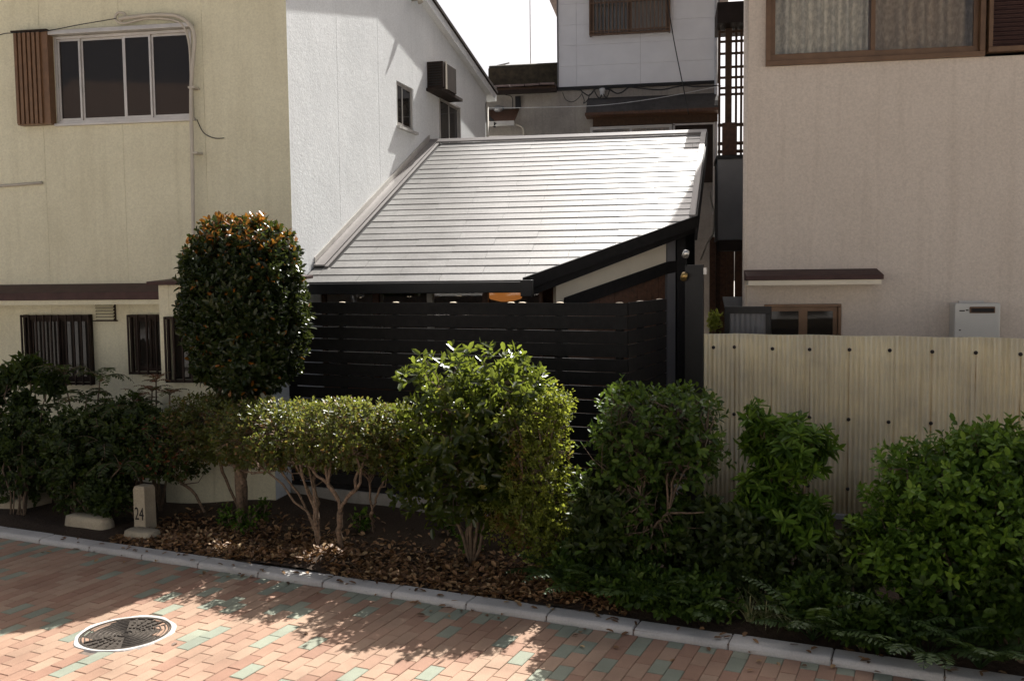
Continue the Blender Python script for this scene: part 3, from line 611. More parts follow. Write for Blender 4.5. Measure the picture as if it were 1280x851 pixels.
# ------------------------------------------------------------------ black slatted fence
FN = 7.75; pitch = 0.1165; f0 = float(PV @ PN(357, 378, 7.75)); f1 = float(PV @ PN(784, 378, 7.75)); ft = 2.06; pitch = 0.1225
fo = KN(f0, FN)
bf_ = thing('slat_fence', 'tall black fence of horizontal slats in front of the slate roofed house', 'fence', tuple(fo))
slat = MB().box(0, f1 - f0, -0.009, 0.009, -0.111, 0).mesh('slat', M['black']); rl = 1.25
slat2 = MB().box(0.010, rl, -0.009, 0.009, -0.111, 0).mesh('slat', M['black'])
cr = KN(f1, FN)
for i in range(16):
    z = ft - i * pitch
    inst(slat, 'slat', (fo[0], fo[1], z + random.uniform(-.002, .002)), bf_, (random.uniform(-.03, .03), random.uniform(-.0012, .0012), ang + random.uniform(-.0008, .0008)))
    inst(slat2, 'slat', (cr[0], cr[1], z + random.uniform(-.002, .002)), bf_, (random.uniform(-.02, .02), 0, PI / 2 - KA))
for x in (365, 428, 495, 566.6, 639, 653, 700, 774.5):
    s_ = float(PN(x, 377, FN + 0.05) @ PV); p = KN(s_, FN + 0.048)
    po = MB().tube([(p[0], p[1], 0.1), (p[0], p[1], ft - 0.01)], 0.036, 12).build('post', M['black'], bf_)
    MB().lathe((p[0], p[1], ft - 0.01), [(0.036, 0), (0.033, 0.008), (0.020, 0.013), (0.0001, 0.014)], 12).build('post_top', M['log'], po, True)
for d in (0.55, 1.2):
    p = KN(f1 - 0.048, FN + d); po = MB().tube([(p[0], p[1], 0.1), (p[0], p[1], ft - 0.01)], 0.036, 12).build('post', M['black'], bf_)
    MB().lathe((p[0], p[1], ft - 0.01), [(0.036, 0), (0.033, 0.008), (0.020, 0.013), (0.0001, 0.014)], 12).build('post_top', M['log'], po, True)
MB().obox(KN((f0 + f1) / 2, FN + 0.03, 0.08), PV, NV, (0, 0, 1), (f1 - f0) / 2 + 0.02, 0.07, 0.10).build('footing', M['concrete'], bf_, bevel=0.006)
MB().obox(KN(f1 - 0.03, FN + 0.68, 0.08), PV, NV, (0, 0, 1), 0.07, 0.575, 0.098).build('footing', M['concrete'], bf_, bevel=0.006)

# ------------------------------------------------------------------ right house
RY = 10.2; FR = Fr((0, RY, 0), (1, 0, 0), (0, -1, 0)); rx0 = PY(930, 300, RY)[0]
rh = thing('beige_house', 'two storey beige rendered house behind the corrugated plastic fence', 'house', (rx0, RY, 0))
u0, u1 = FR.px(957, 60)[0], FR.px(1230, 60)[0]; uz0 = FR.px(957, 84)[1]; uz1 = uz0 + 1.25; ue = u1 + 0.9
l0, l1 = FR.px(955, 400)[0], FR.px(1051, 400)[0]; lz1 = FR.px(1000, 380)[1]; lz0 = lz1 - 0.9
wall_rect(FR, MB(), rx0, 8.0, 0.0, 6.1, -0.16, 0.0, [(u0, ue, uz0, uz1), (l0, l1, lz0, lz1)]).build('front_wall', M['beige'], rh)
MB().prism([(rx0 + 0.004, RY + 0.16, 0), (rx0 + 0.25, RY + 0.16, 0), (rx0 + 0.5, 13.5, 0), (rx0 + 0.26, 13.5, 0)], (0, 0, 6.4)).build('side_wall', M['beige'], rh)
MB().box(rx0 + 0.51, 8.0, 13.34, 13.5, 0, 6.6).build('back_wall', M['beige'], rh)
MB().box(rx0 + 0.3, 7.9, RY + 0.8, RY + 0.85, 0, 6.0).build('room_wall', M['dark'], rh)
cp = MB().tube([(rx0 + 0.012, RY + 0.012, 0), (rx0 + 0.012, RY + 0.012, 6.0)], 0.026, 10).build('corner_bead', M['beige'], rh, True)
um = FR.px(1090, 40)[0]
# upper window: frame, two sashes, lace behind
wf = MB(); fw = 0.05
for q in ((u0, u1, uz0, uz0 + fw), (u0, u1, uz1 - fw, uz1), (u0, u0 + fw, uz0 + fw, uz1 - fw), (u1 - fw, u1, uz0 + fw, uz1 - fw)): FR.box(wf, *q, -0.08, 0.05)
wo = wf.build('window', M['alubrown'], rh, bevel=0.004)
for (b0, b1, dd) in ((u0 + fw, um + 0.03, 0.0), (um - 0.03, u1 - fw, -0.035)):
    sm = MB(); ss_ = 0.045
    for q in ((b0, b1, uz0 + fw, uz0 + fw + 0.07), (b0, b1, uz1 - fw - 0.05, uz1 - fw), (b0, b0 + ss_, uz0 + fw + .07, uz1 - fw - .05), (b1 - ss_, b1, uz0 + fw + .07, uz1 - fw - .05)): FR.box(sm, *q, dd - 0.015, dd + 0.015)
    sm.build('sash', M['alubrown'], wo, bevel=0.003)
    FR.box(MB(), b0 + ss_ * .8, b1 - ss_ * .8, uz0 + fw + 0.06, uz1 - fw - .04, dd - 0.004, dd + 0.001).build('pane', M['clear'], wo)
def curtain(name, b0, b1, z0, z1, d, m, par, amp=0.03, per=0.11):
    k = int((b1 - b0) / 0.012); vs = []
    for zz in (z0, (z0 + z1) / 2, z1):
        for i in range(k + 1):
            a = b0 + (b1 - b0) * i / k; vs.append(FR.p(a, zz, d + amp * math.sin(2 * PI * a / per + 0.6 * math.sin(a * 7)) * (1.1 if zz == z0 else 0.8)))
    return MB().add(vs, [(j * (k + 1) + i, j * (k + 1) + i + 1, (j + 1) * (k + 1) + i + 1, (j + 1) * (k + 1) + i) for j in range(2) for i in range(k)]).build(name, m, par, True)
curtain('curtain', u0 + 0.02, um + 0.02, uz0 + 0.08, uz1, -0.20, M['lace'], wo, 0.045, 0.15)
curtain('curtain', um + 0.03, u1 - 0.02, uz0 + 0.03, uz1, -0.26, M['drape'], wo, 0.055, 0.21)
lo = MB()
for q in ((u1 + 0.02, ue, uz0 + 0.03, uz0 + 0.08), (u1 + 0.02, ue, uz1 - 0.05, uz1), (u1 + 0.02, u1 + 0.06, uz0 + 0.08, uz1 - .05), (ue - 0.04, ue, uz0 + .08, uz1 - .05)): FR.box(lo, *q, -0.02, 0.08)
lo = lo.build('shutter_case', M['alubrown'], rh, bevel=0.004)
FR.box(MB(), u1 + 0.06, ue - 0.04, uz0 + 0.08, uz1 - 0.05, -0.05, 0.02).build('shutter_back', M['brownmetal'], lo)
lm_ = MB().obox((0, 0, 0), (1, 0, 0), (0, .8, .6), (0, -.6, .8), (ue - u1) / 2 - 0.055, 0.018, 0.004).mesh('louvre', M['brownmetal'])
for z in np.arange(uz0 + 0.10, uz1 - 0.06, 0.042): inst(lm_, 'louvre', FR.p((u1 + 0.02 + ue) / 2, z, 0.04), lo)
# lower window
sash_window(FR, rh, l0, l1, lz0, lz1, [FR.px(1004, 400)[0]], M['alubrown'], deep=0.07, fw=0.03, sash=0.045, sill=False, proud=0.03)
# awning
aw0, aw1 = PY(933, 345, RY - 0.33)[0], PY(1105, 345, RY - 0.33)[0]; az0 = PY(1000, 350, RY - 0.33)[2]
awo = MB().prism([(aw0, RY, az0 + 0.11), (aw0, RY - 0.33, az0 + 0.045), (aw0, RY - 0.33, az0), (aw0, RY, az0)], (aw1 - aw0, 0, 0)).build('awning', M['brownmetal'], rh, bevel=0.004)
MB().box(aw0 + 0.02, aw1 - 0.02, RY - 0.315, RY + 0.001, az0 - 0.05, az0 - 0.002).build('soffit', M['creamwall'], awo)
# roof: its verge throws the shadow that ends on the path
gA, gB = PZ(688, 770, 0), PZ(683, 850, 0); VX = 0.60; sdn = np.array(sd)
pA = gA + sdn * ((VX - gA[0]) / sdn[0]); pB = gB + sdn * ((VX - gB[0]) / sdn[0]); vs_ = (pA[2] - pB[2]) / (pA[1] - pB[1])
def vz(Y): return pB[2] + vs_ * (Y - pB[1])
MB().prism([(VX, 9.6, vz(9.6)), (8.3, 9.6, vz(9.6)), (8.3, 13.7, vz(13.7)), (VX, 13.7, vz(13.7))], (0, 0, -0.12)).build('roof', M['brownmetal'], rh)
MB().prism([(rx0 + 0.01, RY + 0.01, 6.1), (rx0 + 0.26, 13.49, 6.1), (rx0 + 0.26, 13.49, vz(13.5) - 0.13), (rx0 + 0.01, RY + 0.01, vz(RY) - 0.13)], (0.1, 0, 0)).build('gable_wall', M['beige'], rh)
MB().box(rx0, 8.0, RY + 0.02, RY + 0.12, 6.09, vz(RY) - 0.125).build('upper_wall', M['beige'], rh)
# gas water heater
h0, h1 = FR.px(1185, 400)[0] + .01, FR.px(1245, 400)[0] - .02; hz1 = PY(1215, 379, RY - 0.2)[2]; hz0 = hz1 - 0.6
wh = thing('water_heater', 'pale wall mounted gas water heater on the beige wall', 'water heater', tuple(FR.p((h0 + h1) / 2, hz0)))
FR.box(MB(), h0, h1, hz0, hz1, 0.0, 0.19).build('casing', M['heater'], wh, bevel=0.012)
hw = h1 - h0
FR.box(MB(), h0 + hw * .32, h0 + hw * .88, hz1 - 0.10, hz1 - 0.035, 0.188, 0.20).build('flue_rim', M['alubrown'], wh, bevel=0.006)
FR.box(MB(), h0 + hw * .35, h0 + hw * .85, hz1 - 0.09, hz1 - 0.05, 0.19, 0.203).build('flue_opening', M['dark'], wh)
for a, b, z in ((.10, .22, -0.075), (.24, .30, -0.07), (.10, .14, -0.27), (.10, .32, -0.345), (.36, .44, -0.345)):
    FR.box(MB(), h0 + hw * a, h0 + hw * b, hz1 + z - 0.006, hz1 + z + 0.006, 0.1895, 0.1915).build('marking', M['darkbrown'], wh)
FR.box(MB(), h0 + hw * .2, h0 + hw * .75, hz1, hz1 + 0.02, 0.0, 0.02).build('hanger', M['alu'], wh)
# unseen block added behind: its corner shades the slate roof, its tower the shrubs
shp = onplane(872, 232, (0, -RS, 1), 2.325 - RS * 9.77); tq = 0.0
while True:                                              # walk towards the sun until hidden behind the beige house
    ep = shp + sdn * tq
    if ep[0] > 0.0795 * ep[1]: break
    tq += 0.02
ax, ay = float(ep[0]), float(ep[1])
ab = thing('shade_block', 'unseen tall rendered block added behind the beige house to cast shade', 'building', (ax, ay, 0))
MB().prism([(ax, ay, 0), (3.0, ay, 0), (3.0, ay + 6, 0), (ax + 1.4, ay + 6, 0)], (0, 0, 11.0)).build('lower_wing', M['beige'], ab)
MB().box(3.002, 9.5, ay + 0.02, ay + 6, 0, 16.0).build('tower', M['beige'], ab)
MB().box(2.95, 9.6, ay - 0.04, ay + 6.1, 16.001, 16.25).build('parapet', M['concrete'], ab)
for z in (7.4, 9.8):
    for x in (3.4, 5.4, 7.4):
        wv = MB().box(x, x + 1.3, ay - 0.02, ay + 0.019, z, z + 1.2).build('window', M['alu'], ab); MB().box(x + .06, x + 1.24, ay - 0.027, ay - 0.021, z + .06, z + 1.14).build('pane', M['glass'], wv)

# unseen houses added behind the viewer to bounce sunlight onto the fronts
for s0, s1, hgt, m_, lab in ((-15.0, -3.2, 6.6, 'greyrender', 'long grey rendered house added across the path to bounce sunlight'), (-2.6, 9.5, 6.0, 'greyrender', 'grey rendered low house added across the path to bounce sunlight')):
    oh = thing('added_opposite_house', lab, 'house', tuple(KN((s0 + s1) / 2, -8.5))); FO = Fr(NV * -8.5, PV, NV)
    op_ = [(x, x + 1.6, z, z + 1.1) for z in (0.9, 3.7) for x in np.arange(s0 + 1.2, s1 - 2.0, 3.6)]
    wall_rect(FO, MB(), s0, s1, 0.0, hgt, -0.2, 0.0, op_).build('front_wall', M[m_], oh)
    FO.box(MB(), s0, s1, 0.0, hgt - 0.1, -6.0, -0.3).build('body', M['concrete'], oh)
    MB().prism([FO.p(s0 - .3, hgt, 0.5), FO.p(s1 + .3, hgt, 0.5), FO.p(s1 + .3, hgt + 1.6, -3.0), FO.p(s0 - .3, hgt + 1.6, -3.0)], (0, 0, 0.1)).build('roof', M['rooftile'], oh)
    MB().prism([FO.p(s0 - .3, hgt, -6.4), FO.p(s1 + .3, hgt, -6.4), FO.p(s1 + .3, hgt + 1.6, -3.0), FO.p(s0 - .3, hgt + 1.6, -3.0)], (0, 0, 0.1)).build('roof', M['rooftile'], oh)
    for q in op_: sash_window(FO, oh, *q, [(q[0] + q[1]) / 2], M['alu'])

# ------------------------------------------------------------------ corrugated plastic fence
CN = float(NV @ PZ(1040, 645, 0.10)); FC = Fr(NV * CN, PV, -NV)
c0 = FC.px(877, 430)[0]; ct = 1.74; cb = 0.135
cf = thing('corrugated_fence', 'yellowed corrugated plastic sheet fence with rusty bolts', 'fence', tuple(FC.p(c0, 0.0)))
b2 = FC.px(919, 434)[0]; step = (FC.px(1220, 440)[0] - b2) / 3
def corr_mesh(a0, a1):
    pit = step / round(step / 0.0425); k = int((a1 - a0) / pit * 8); zs = [cb, 0.6, 1.1, 1.5, ct]; vs = []
    for z in zs:
        for i in range(k + 1):
            a = a0 + (a1 - a0) * i / k; vs.append((a, -0.009 * math.sin(2 * PI * a / pit) + 0.004 * math.sin(2 * PI * a / step + z * 4) * math.sin(z * 3), z + (0.0035 * math.sin(2 * PI * a / step + 1) if z == ct else 0)))
    me = MB().add(vs, [(j * (k + 1) + i, j * (k + 1) + i + 1, (j + 1) * (k + 1) + i + 1, (j + 1) * (k + 1) + i) for j in range(len(zs) - 1) for i in range(k)]).mesh('sheet', M['corr'], True); return me
full = corr_mesh(-0.035, step + 0.03); left = corr_mesh(c0 - b2, 0.03)
def sheet(me, a, d, tilt):
    q = FC.p(a, 0, d); o = inst(me, 'sheet', q, cf, (tilt, 0, ang)); m = o.modifiers.new('thick', 'SOLIDIFY'); m.thickness = 0.002; return o
sheet(left, b2, 0.0085, 0.0)
for i in range(6): sheet(full, b2 + step * i, 0.0085 if i % 2 else 0.0, 0.0)
bolt = MB().lathe((0, 0, 0), [(0.0001, 0.012), (0.012, 0.010), (0.016, 0.004), (0.017, 0.0)], 10).mesh('bolt', M['rust'], True)
bs_ = [FC.px(893, 433)[0]] + [b2 + step / 2 * i for i in range(13)]
for z, sel in ((1.612, range(14)), (0.99, range(1, 14)), (0.365, range(1, 14))):
    for i in sel: inst(bolt, 'bolt', FC.p(bs_[i] + random.uniform(-.006, .006), z + random.uniform(-.006, .006), 0.017), cf, (PI / 2, 0, ang))
for z in (1.61, 0.99, 0.365): MB().obox(FC.p(b2 + 1.8, z, -0.034), PV, NV, (0, 0, 1), 2.2, 0.02, 0.025).build('rail', M['wood'], cf)
for a in np.linspace(c0 + 0.03, b2 + 4.0, 5): MB().obox(FC.p(a, 0.82, -0.085), PV, NV, (0, 0, 1), 0.03, 0.03, 0.82).build('post', M['wood'], cf)
MB().obox(FC.p(b2 + 1.75, 0.06, -0.01), PV, NV, (0, 0, 1), 2.3, 0.06, 0.073).build('base', M['concrete'], cf, bevel=0.006)
# narrow dark gate between the fence and the beige house
GN = CN + 0.55; FG = Fr(NV * GN, PV, -NV); ga0, ga1 = FG.px(906, 400)[0], FG.px(964, 400)[0]; gtz = FG.px(935, 383)[1]
gt = thing('side_gate', 'dark metal side gate with ribbed panel behind the corrugated fence', 'gate', tuple(FG.p(ga0, 0)))
gfm = MB()
for q in ((ga0, ga1, gtz - 0.07, gtz), (ga0, ga1, 0.06, 0.12), (ga0, ga0 + 0.05, 0.12, gtz - 0.07), (ga1 - 0.05, ga1, 0.0, gtz - 0.07)): FG.box(gfm, *q, -0.02, 0.02)
gfm.build('gate_frame', M['blackmetal'], gt, bevel=0.003)
kk = 36; vs = [FG.p(ga0 + 0.05 + (ga1 - ga0 - 0.1) * i / kk, z, 0.006 * math.sin(i * 1.2)) for z in (0.12, gtz - 0.07) for i in range(kk + 1)]
MB().add(vs, [(i, i + 1, kk + 2 + i, kk + 1 + i) for i in range(kk)]).build('ribbed_panel', M['greypanel'], gt, True)

# ------------------------------------------------------------------ house behind the slate roof
QY = 18.0; FQ = Fr((0, QY, 0), (1, 0, 0), (0, -1, 0))
qx0, qx1 = FQ.px(592, 140)[0] - 1.2, FQ.px(897, 100)[0]; qs0 = FQ.px(698, 60)[0]; qz = FQ.px(760, 107)[1]
qh = thing('back_house', 'old house with white siding upper storey rising behind the slate roof', 'house', (qs0, QY, 0))
MB().box(qx0, qx1, QY, QY + 4.0, 0.0, qz - 0.06).build('lower_wall', M['oldwall'], qh)
MB().box(qs0 + 0.02, qx1 - 0.02, QY + 0.03, QY + 4.0, qz - 0.05, qz + 1.95).build('upper_core', M['concrete'], qh)
uw = (FQ.px(739, 20)[0], FQ.px(836, 20)[0], FQ.px(788, 43)[1], FQ.px(788, 43)[1] + 0.95)
hh = (FQ.px(760, 56)[1] - FQ.px(760, 82)[1]); js_ = [qs0, FQ.px(720.5, 60)[0], FQ.px(720.5, 60)[0] + 1.2, qx1]
for r in range(5):
    z0, z1 = qz + r * hh, qz + (r + 1) * hh - 0.003
    for i in range(3):
        mb = wall_rect(FQ, MB(), js_[i] + 0.0015, js_[i + 1] - 0.0015, z0, z1, -0.028, 0.0, [uw] if z1 > uw[2] and z0 < uw[3] else [])
        if mb.v: mb.build('siding_panel', M['siding'], qh)
FQ.box(MB(), qs0 - 0.02, qx1 + 0.02, qz - 0.055, qz - 0.003, 0.0, 0.05).build('base_flashing', M['blackmetal'], qh)
FQ.box(MB(), qs0 - 0.025, qs0 - 0.001, qz, qz + 1.95, -0.04, 0.02).build('corner_trim', M['greypanel'], qh)
FQ.box(MB(), qx1 + 0.001, qx1 + 0.03, qz, qz + 1.95, -0.04, 0.02).build('corner_trim', M['greypanel'], qh)
MB().box(qs0 - 0.3, qx1 + 0.3, QY - 0.4, QY + 4.3, qz + 1.95, qz + 2.05).build('roof', M['rooftile'], qh)
wo = sash_window(FQ, qh, *uw, [(uw[0] + uw[1]) / 2], M['alubrown'], pane='clear', sill=False)
k_ = 40; vs = [FQ.p(uw[0] + (uw[1] - uw[0]) * i / k_, z, -0.012 - 0.008 * math.sin(i * 1.1) - 0.03) for z in (uw[2], uw[3]) for i in range(k_ + 1)]
MB().add(vs, [(i, i + 1, k_ + 2 + i, k_ + 1 + i) for i in range(k_)]).build('curtain', M['lace'], qh, True)
grille(FQ, qh, uw[0] - .02, uw[1] + .02, uw[2] - .02, uw[3] + .02, 22, M['alubrown'], 0.10, bw=0.02, rails=(0.015, 0.08, 0.6))
# canopy and window under it
ca0 = FQ.px(735, 150)[0]; cz0 = FQ.px(735, 146)[1]; cz1 = FQ.px(890, 118)[1]
prof_ = [(QY, cz1 + 0.02), (QY - 0.16, cz1 - 0.05), (QY - 0.32, cz1 - 0.17), (QY - 0.42, cz0 + 0.04), (QY - 0.44, cz0), (QY, cz0)]
MB().prism([(ca0, y, z) for y, z in prof_], (qx1 - ca0, 0, 0)).build('canopy', M['oldmetal'], qh)
MB().box(ca0 - 0.02, qx1 + 0.01, QY - 0.46, QY - 0.001, cz0 - 0.05, cz0 - 0.002).build('canopy_edge', M['boards'], qh)
MB().box(ca0 + 0.1, qx1, QY - 0.10, QY - 0.001, cz0 - 0.2, cz0 - 0.052).build('canopy_lintel', M['wood'], qh)
dw = (FQ.px(738, 170)[0], FQ.px(840, 170)[0], cz0 - 1.3, cz0 - 0.21)
FQ.box(MB(), dw[0], dw[1], dw[2], dw[3], 0.001, 0.02).build('window_recess', M['dark'], qh)
sash_window(Fr((0, QY - 0.07, 0), (1, 0, 0), (0, -1, 0)), qh, *dw, [(dw[0] + dw[1]) / 2], M['alu'], pane='clear', sill=False, deep=0.04)
vs = [FQ.p(dw[0] + (dw[1] - dw[0]) * i / k_, z, 0.028 + 0.006 * math.sin(i * 1.3)) for z in (dw[2], dw[3]) for i in range(k_ + 1)]
MB().add(vs, [(i, i + 1, k_ + 2 + i, k_ + 1 + i) for i in range(k_)]).build('curtain', M['drape'], qh, True)
se = FQ.px(891, 170)[0]
FQ.box(MB(), dw[1] + 0.06, se, cz0 - 1.3, cz0 - 0.24, 0.0, 0.06).build('storm_shutter_case', M['darkbrown'], qh)
fm_ = MB()
for q in ((dw[1] + 0.02, se + .03, cz0 - 0.24, cz0 - 0.21), (se, se + 0.03, cz0 - 1.9, cz0 - 0.24), (dw[1] + 0.02, dw[1] + 0.05, cz0 - 1.3, cz0 - 0.13)): FQ.box(fm_, *q, 0.0, 0.09)
fm_.build('shutter_frame', M['alu'], qh)
# tiled lean-to roof with an old ridge on the left
tx0, tx1 = FQ.px(600, 108)[0] - 0.8, qs0 - 0.03; tz = FQ.px(650, 110)[1]
MB().prism([(tx0, QY - 0.25, tz - 0.04), (tx0, QY + 1.2, tz + 0.12), (tx0, QY + 1.2, tz + 0.04), (tx0, QY - 0.25, tz - 0.10)], (tx1 - tx0, 0, 0)).build('lean_to_roof', M['wood'], qh)
tile = MB().prism([(-0.14, -0.27, -0.035), (-0.14, 0.15, 0.015), (-0.14, 0.15, 0.045), (-0.14, -0.27, 0.0)], (0.27, 0, 0)).mesh('roof_tile', M['rooftile'])
for r in range(3):
    x = tx0 + 0.15
    while x < tx1 - 0.1: inst(tile, 'roof_tile', (x, QY - 0.05 + r * 0.4, tz + r * 0.044 + 0.005), qh, (random.uniform(-.02, .02), random.uniform(-.03, .03), 0)); x += 0.285
rp = FQ.px(611, 100); rq = PY(611, 96, QY + 1.2)
MB().box(rq[0], tx1 + 0.05, QY + 1.15, QY + 1.45, rq[2] - 0.25, rq[2] + 0.15).build('ridge_wall', M['moss'], qh)
MB().tube([(rq[0], QY + 1.3, rq[2] + 0.15), (tx1 + 0.04, QY + 1.3, rq[2] + 0.15)], 0.09, 8).build('ridge_tile', M['moss'], qh, True)
MB().box(tx0, tx1 + 0.02, QY - 0.3, QY - 0.22, tz - 0.16, tz - 0.09).build('gutter', M['darkbrown'], qh)
dp = FQ.px(893.5, 100)[0]
MB().tube([FQ.p(dp + .02, z, 0.06) for z in (0, qz + 1.95)], 0.03, 8).build('downpipe', M['whitecable'], qh, True)
# clutter on the old wall: little canopy, meter, pipes
cn_ = thing('lean_to_canopy', 'rusty corrugated canopy with pale struts on the old wall', 'canopy', tuple(FQ.p(FQ.px(625, 165)[0], 3.0)))
k0, k1 = FQ.px(604, 150)[0], FQ.px(649, 150)[0]; kz1, kz0 = FQ.px(625, 143)[1], FQ.px(625, 160)[1]
MB().prism([(k0 - .2, QY - 0.002, kz1 + 0.06), (k1, QY - 0.002, kz1 + 0.06), (k1, QY - 0.6, kz0), (k0 - .2, QY - 0.6, kz0)], (0, 0, 0.03)).build('sheet', M['boards'], cn_)
MB().bar((k0 - .2, QY - 0.61, kz0 - 0.02), (k1, QY - 0.61, kz0 - 0.02), 0.04, 0.09).build('edge_bar', M['alu'], cn_)
MB().bar((k0 - .05, QY - 0.3, kz1 + .1), (k0 + 0.35, QY - 0.62, kz0 - 0.05), 0.05, 0.09).build('strut', M['blackmetal'], cn_)
MB().bar((k0 - .2, QY - 0.55, kz0 - 0.25), (k1 + 0.15, QY - 0.55, kz0 - 0.25), 0.03, 0.04).build('pole', M['alu'], cn_)
MB().bar((k1 - 0.1, QY - 0.57, kz0 - 1.6), (k1 - 0.1, QY - 0.57, kz0 + 0.02), 0.04, 0.04).build('post', M['whitecable'], cn_)
MB().tube(smooth_path([(k1 - 0.05, QY - 0.06, kz0 + .05), (k1 + 0.08, QY - 0.06, kz0 - .02), (k1 + 0.1, QY - 0.06, kz0 - .2), (k1, QY - 0.06, kz0 - .4)]), 0.025, 8).build('hose', M['pipe'], cn_, True)
mt = FQ.px(624, 138); mo = thing('electric_meter', 'round glass electric meter on the old wall above the canopy', 'meter', tuple(FQ.p(mt[0], mt[1])))
FQ.box(MB(), mt[0] - 0.10, mt[0] + 0.10, mt[1] - 0.13, mt[1] + 0.05, 0.0, 0.06).build('case', M['greypanel'], mo)
MB().tube([FQ.p(mt[0], mt[1], 0.06), FQ.p(mt[0], mt[1], 0.14)], 0.075, 14).build('dial', M['alu'], mo, True)
bx_ = FQ.px(648, 128); FQ.box(MB(), bx_[0] - 0.05, bx_[0] + 0.05, bx_[1] - 0.12, bx_[1] + 0.1, 0.0, 0.07).build('junction_box', M['blackmetal'], qh)
MB().tube(smooth_path(fpx(FQ, [(632, 119), (640, 122), (641, 134), (642, 140)], 0.02)), 0.008, 5).build('conduit', M['cable'], qh)
def wire(name, label, fr, pts, d, r, m, cat='cable'):
    return tag(MB().tube(smooth_path(fpx(fr, pts, d)), r, 6).build(name, m, None, True), label, cat)
wire('service_cable', 'thick black service cable sagging in loops along the back house', FQ, [(560, 116), (600, 116.5), (680, 115.5), (722, 114), (729, 117), (737, 121), (745, 113), (752, 113), (757, 113), (763, 114), (771, 118.5), (778, 117), (787, 111), (800, 112), (826, 114), (853, 109), (870, 110), (898, 109)], 0.12, 0.013, M['cable'])
wire('loop_wire', 'thin black wire hanging in a drip loop under the service cable', FQ, [(704, 117), (708, 126), (716, 129), (724, 124), (729, 117)], 0.11, 0.007, M['cable'])
wire('hanging_wire', 'tangled black wire ends hanging by the insulator', FQ, [(728, 119), (731, 127), (730, 131), (735, 127), (738, 119)], 0.12, 0.009, M['cable'])
wire('drip_wire', 'black wire looping round the pale insulator', FQ, [(743, 114), (747, 122), (751, 124), (754, 118), (757, 123), (760, 122), (763, 113)], 0.13, 0.010, M['cable'])
wire('thin_wire', 'thin pale wire stretched across the stained canopy', FQ, [(600, 141), (660, 140.5), (730, 139), (780, 135), (840, 126), (900, 114)], 0.5, 0.006, M['whitecable'])
wire('stay_wire', 'thin dark stay wire slanting down past the siding window', FQ, [(826, -30), (833, 5), (842, 60), (853, 115), (860, 150)], 0.6, 0.010, M['cable'])
ii = FQ.px(753.5, 116); io = thing('insulator', 'small pale porcelain cable insulator on the back house', 'insulator', tuple(FQ.p(ii[0], ii[1])))
MB().lathe(FQ.p(ii[0], ii[1], 0.1), [(0.0001, 0.07), (0.06, 0.055), (0.062, 0.02), (0.045, 0.0), (0.05, -0.04), (0.03, -0.08)], 12).build('cap', M['whitecable'], io, True)
FQ.box(MB(), ii[0] - 0.012, ii[0] + 0.012, ii[1] - 0.02, ii[1] + 0.02, 0.0, 0.07).build('peg', M['cable'], io)
# antenna far off
an = PY(663, 60, 34.0); ao = thing('antenna', 'thin television antenna mast against the white sky', 'antenna', (an[0], 34.0, 0))
MB().tube([(an[0], 34.0, 0.0), (an[0], 34.0, 13.5)], 0.018, 5).build('mast', M['alu'], ao)
MB().tube([(an[0] - 0.7, 34.0, 13.2), (an[0] + 0.7, 34.0, 13.2)], 0.012, 5).build('boom', M['alu'], ao)
a2 = PY(631, 80, 30.0); ao2 = thing('antenna', 'small dark aerial above the mossy ridge', 'antenna', (a2[0], 30.0, 0))
MB().tube([(a2[0], 30, 0), (a2[0], 30, a2[2])], 0.02, 5).build('mast', M['greypanel'], ao2); MB().tube([(a2[0] - 0.25, 30, a2[2] - 0.05), (a2[0] + 0.15, 30, a2[2] + 0.02)], 0.025, 5).build('boom', M['greypanel'], ao2)

# ------------------------------------------------------------------ wooden drying balcony in the gap
DY = 15.6; FT = Fr((0, DY, 0), (1, 0, 0), (0, -1, 0))
db = thing('drying_balcony', 'brown timber lattice drying balcony in the gap beside the beige house', 'balcony', (FT.px(910, 200)[0], DY, 0))
t0, t1 = FT.px(899, 80)[0], FT.px(931, 80)[0] + 0.25; tc_ = FT.px(910.5, 90)[0]
FT.box(MB(), tc_ - 0.05, tc_ + 0.05, 0.0, FT.px(910, 40)[1] + 0.1, -0.03, 0.07).build('post', M['wood'], db)
for y in (40, 52, 67, 84, 97, 110, 118): z = FT.px(910, y)[1]; FT.box(MB(), t0, t1, z - 0.018, z + 0.018, -0.031, 0.0).build('lattice_bar', M['wood'], db)
for x in (899.5, 920.5, 927): a = FT.px(x, 80)[0]; FT.box(MB(), a - 0.018, a + 0.018, FT.px(910, 200)[1], FT.px(910, 36)[1], -0.06, -0.032).build('lattice_upright', M['wood'], db)
FT.box(MB(), tc_ - 0.1, tc_ + 0.12, FT.px(910, 200)[1], FT.px(910, 155)[1], 0.08, 0.13).build('door_board', M['boards'], db)
for y in (157, 180, 190): z = FT.px(910, y)[1]; FT.box(MB(), t0 - 0.02, t1, z - 0.022, z + 0.022, 0.0, 0.079).build('rail', M['wood'], db)
zt = FT.px(910, 37)[1]; FT.box(MB(), t0 - 0.05, t1 + 0.4, zt, zt + 0.32, -0.5, 0.4).build('upper_box', M['darkbrown'], db)
DZ = 12.6; FE = Fr((0, DZ, 0), (1, 0, 0), (0, -1, 0)); e0, e1 = FE.px(897, 250)[0], FE.px(928, 250)[0] + 0.12; ez1 = FE.px(912, 199)[1]; ez0 = FE.px(912, 300)[1]
gp = thing('balcony_wall', 'plain dark grey sheet metal balcony wall in the narrow gap', 'balcony', (e0, DZ, ez0))
FE.box(MB(), e0, e1, ez0, ez1, -0.8, 0.0).build('sheet', M['greypanel'], gp, bevel=0.004)
FE.box(MB(), e0 - 0.015, e1, ez1, ez1 + 0.05, -0.82, 0.02).build('coping', M['blackmetal'], gp)
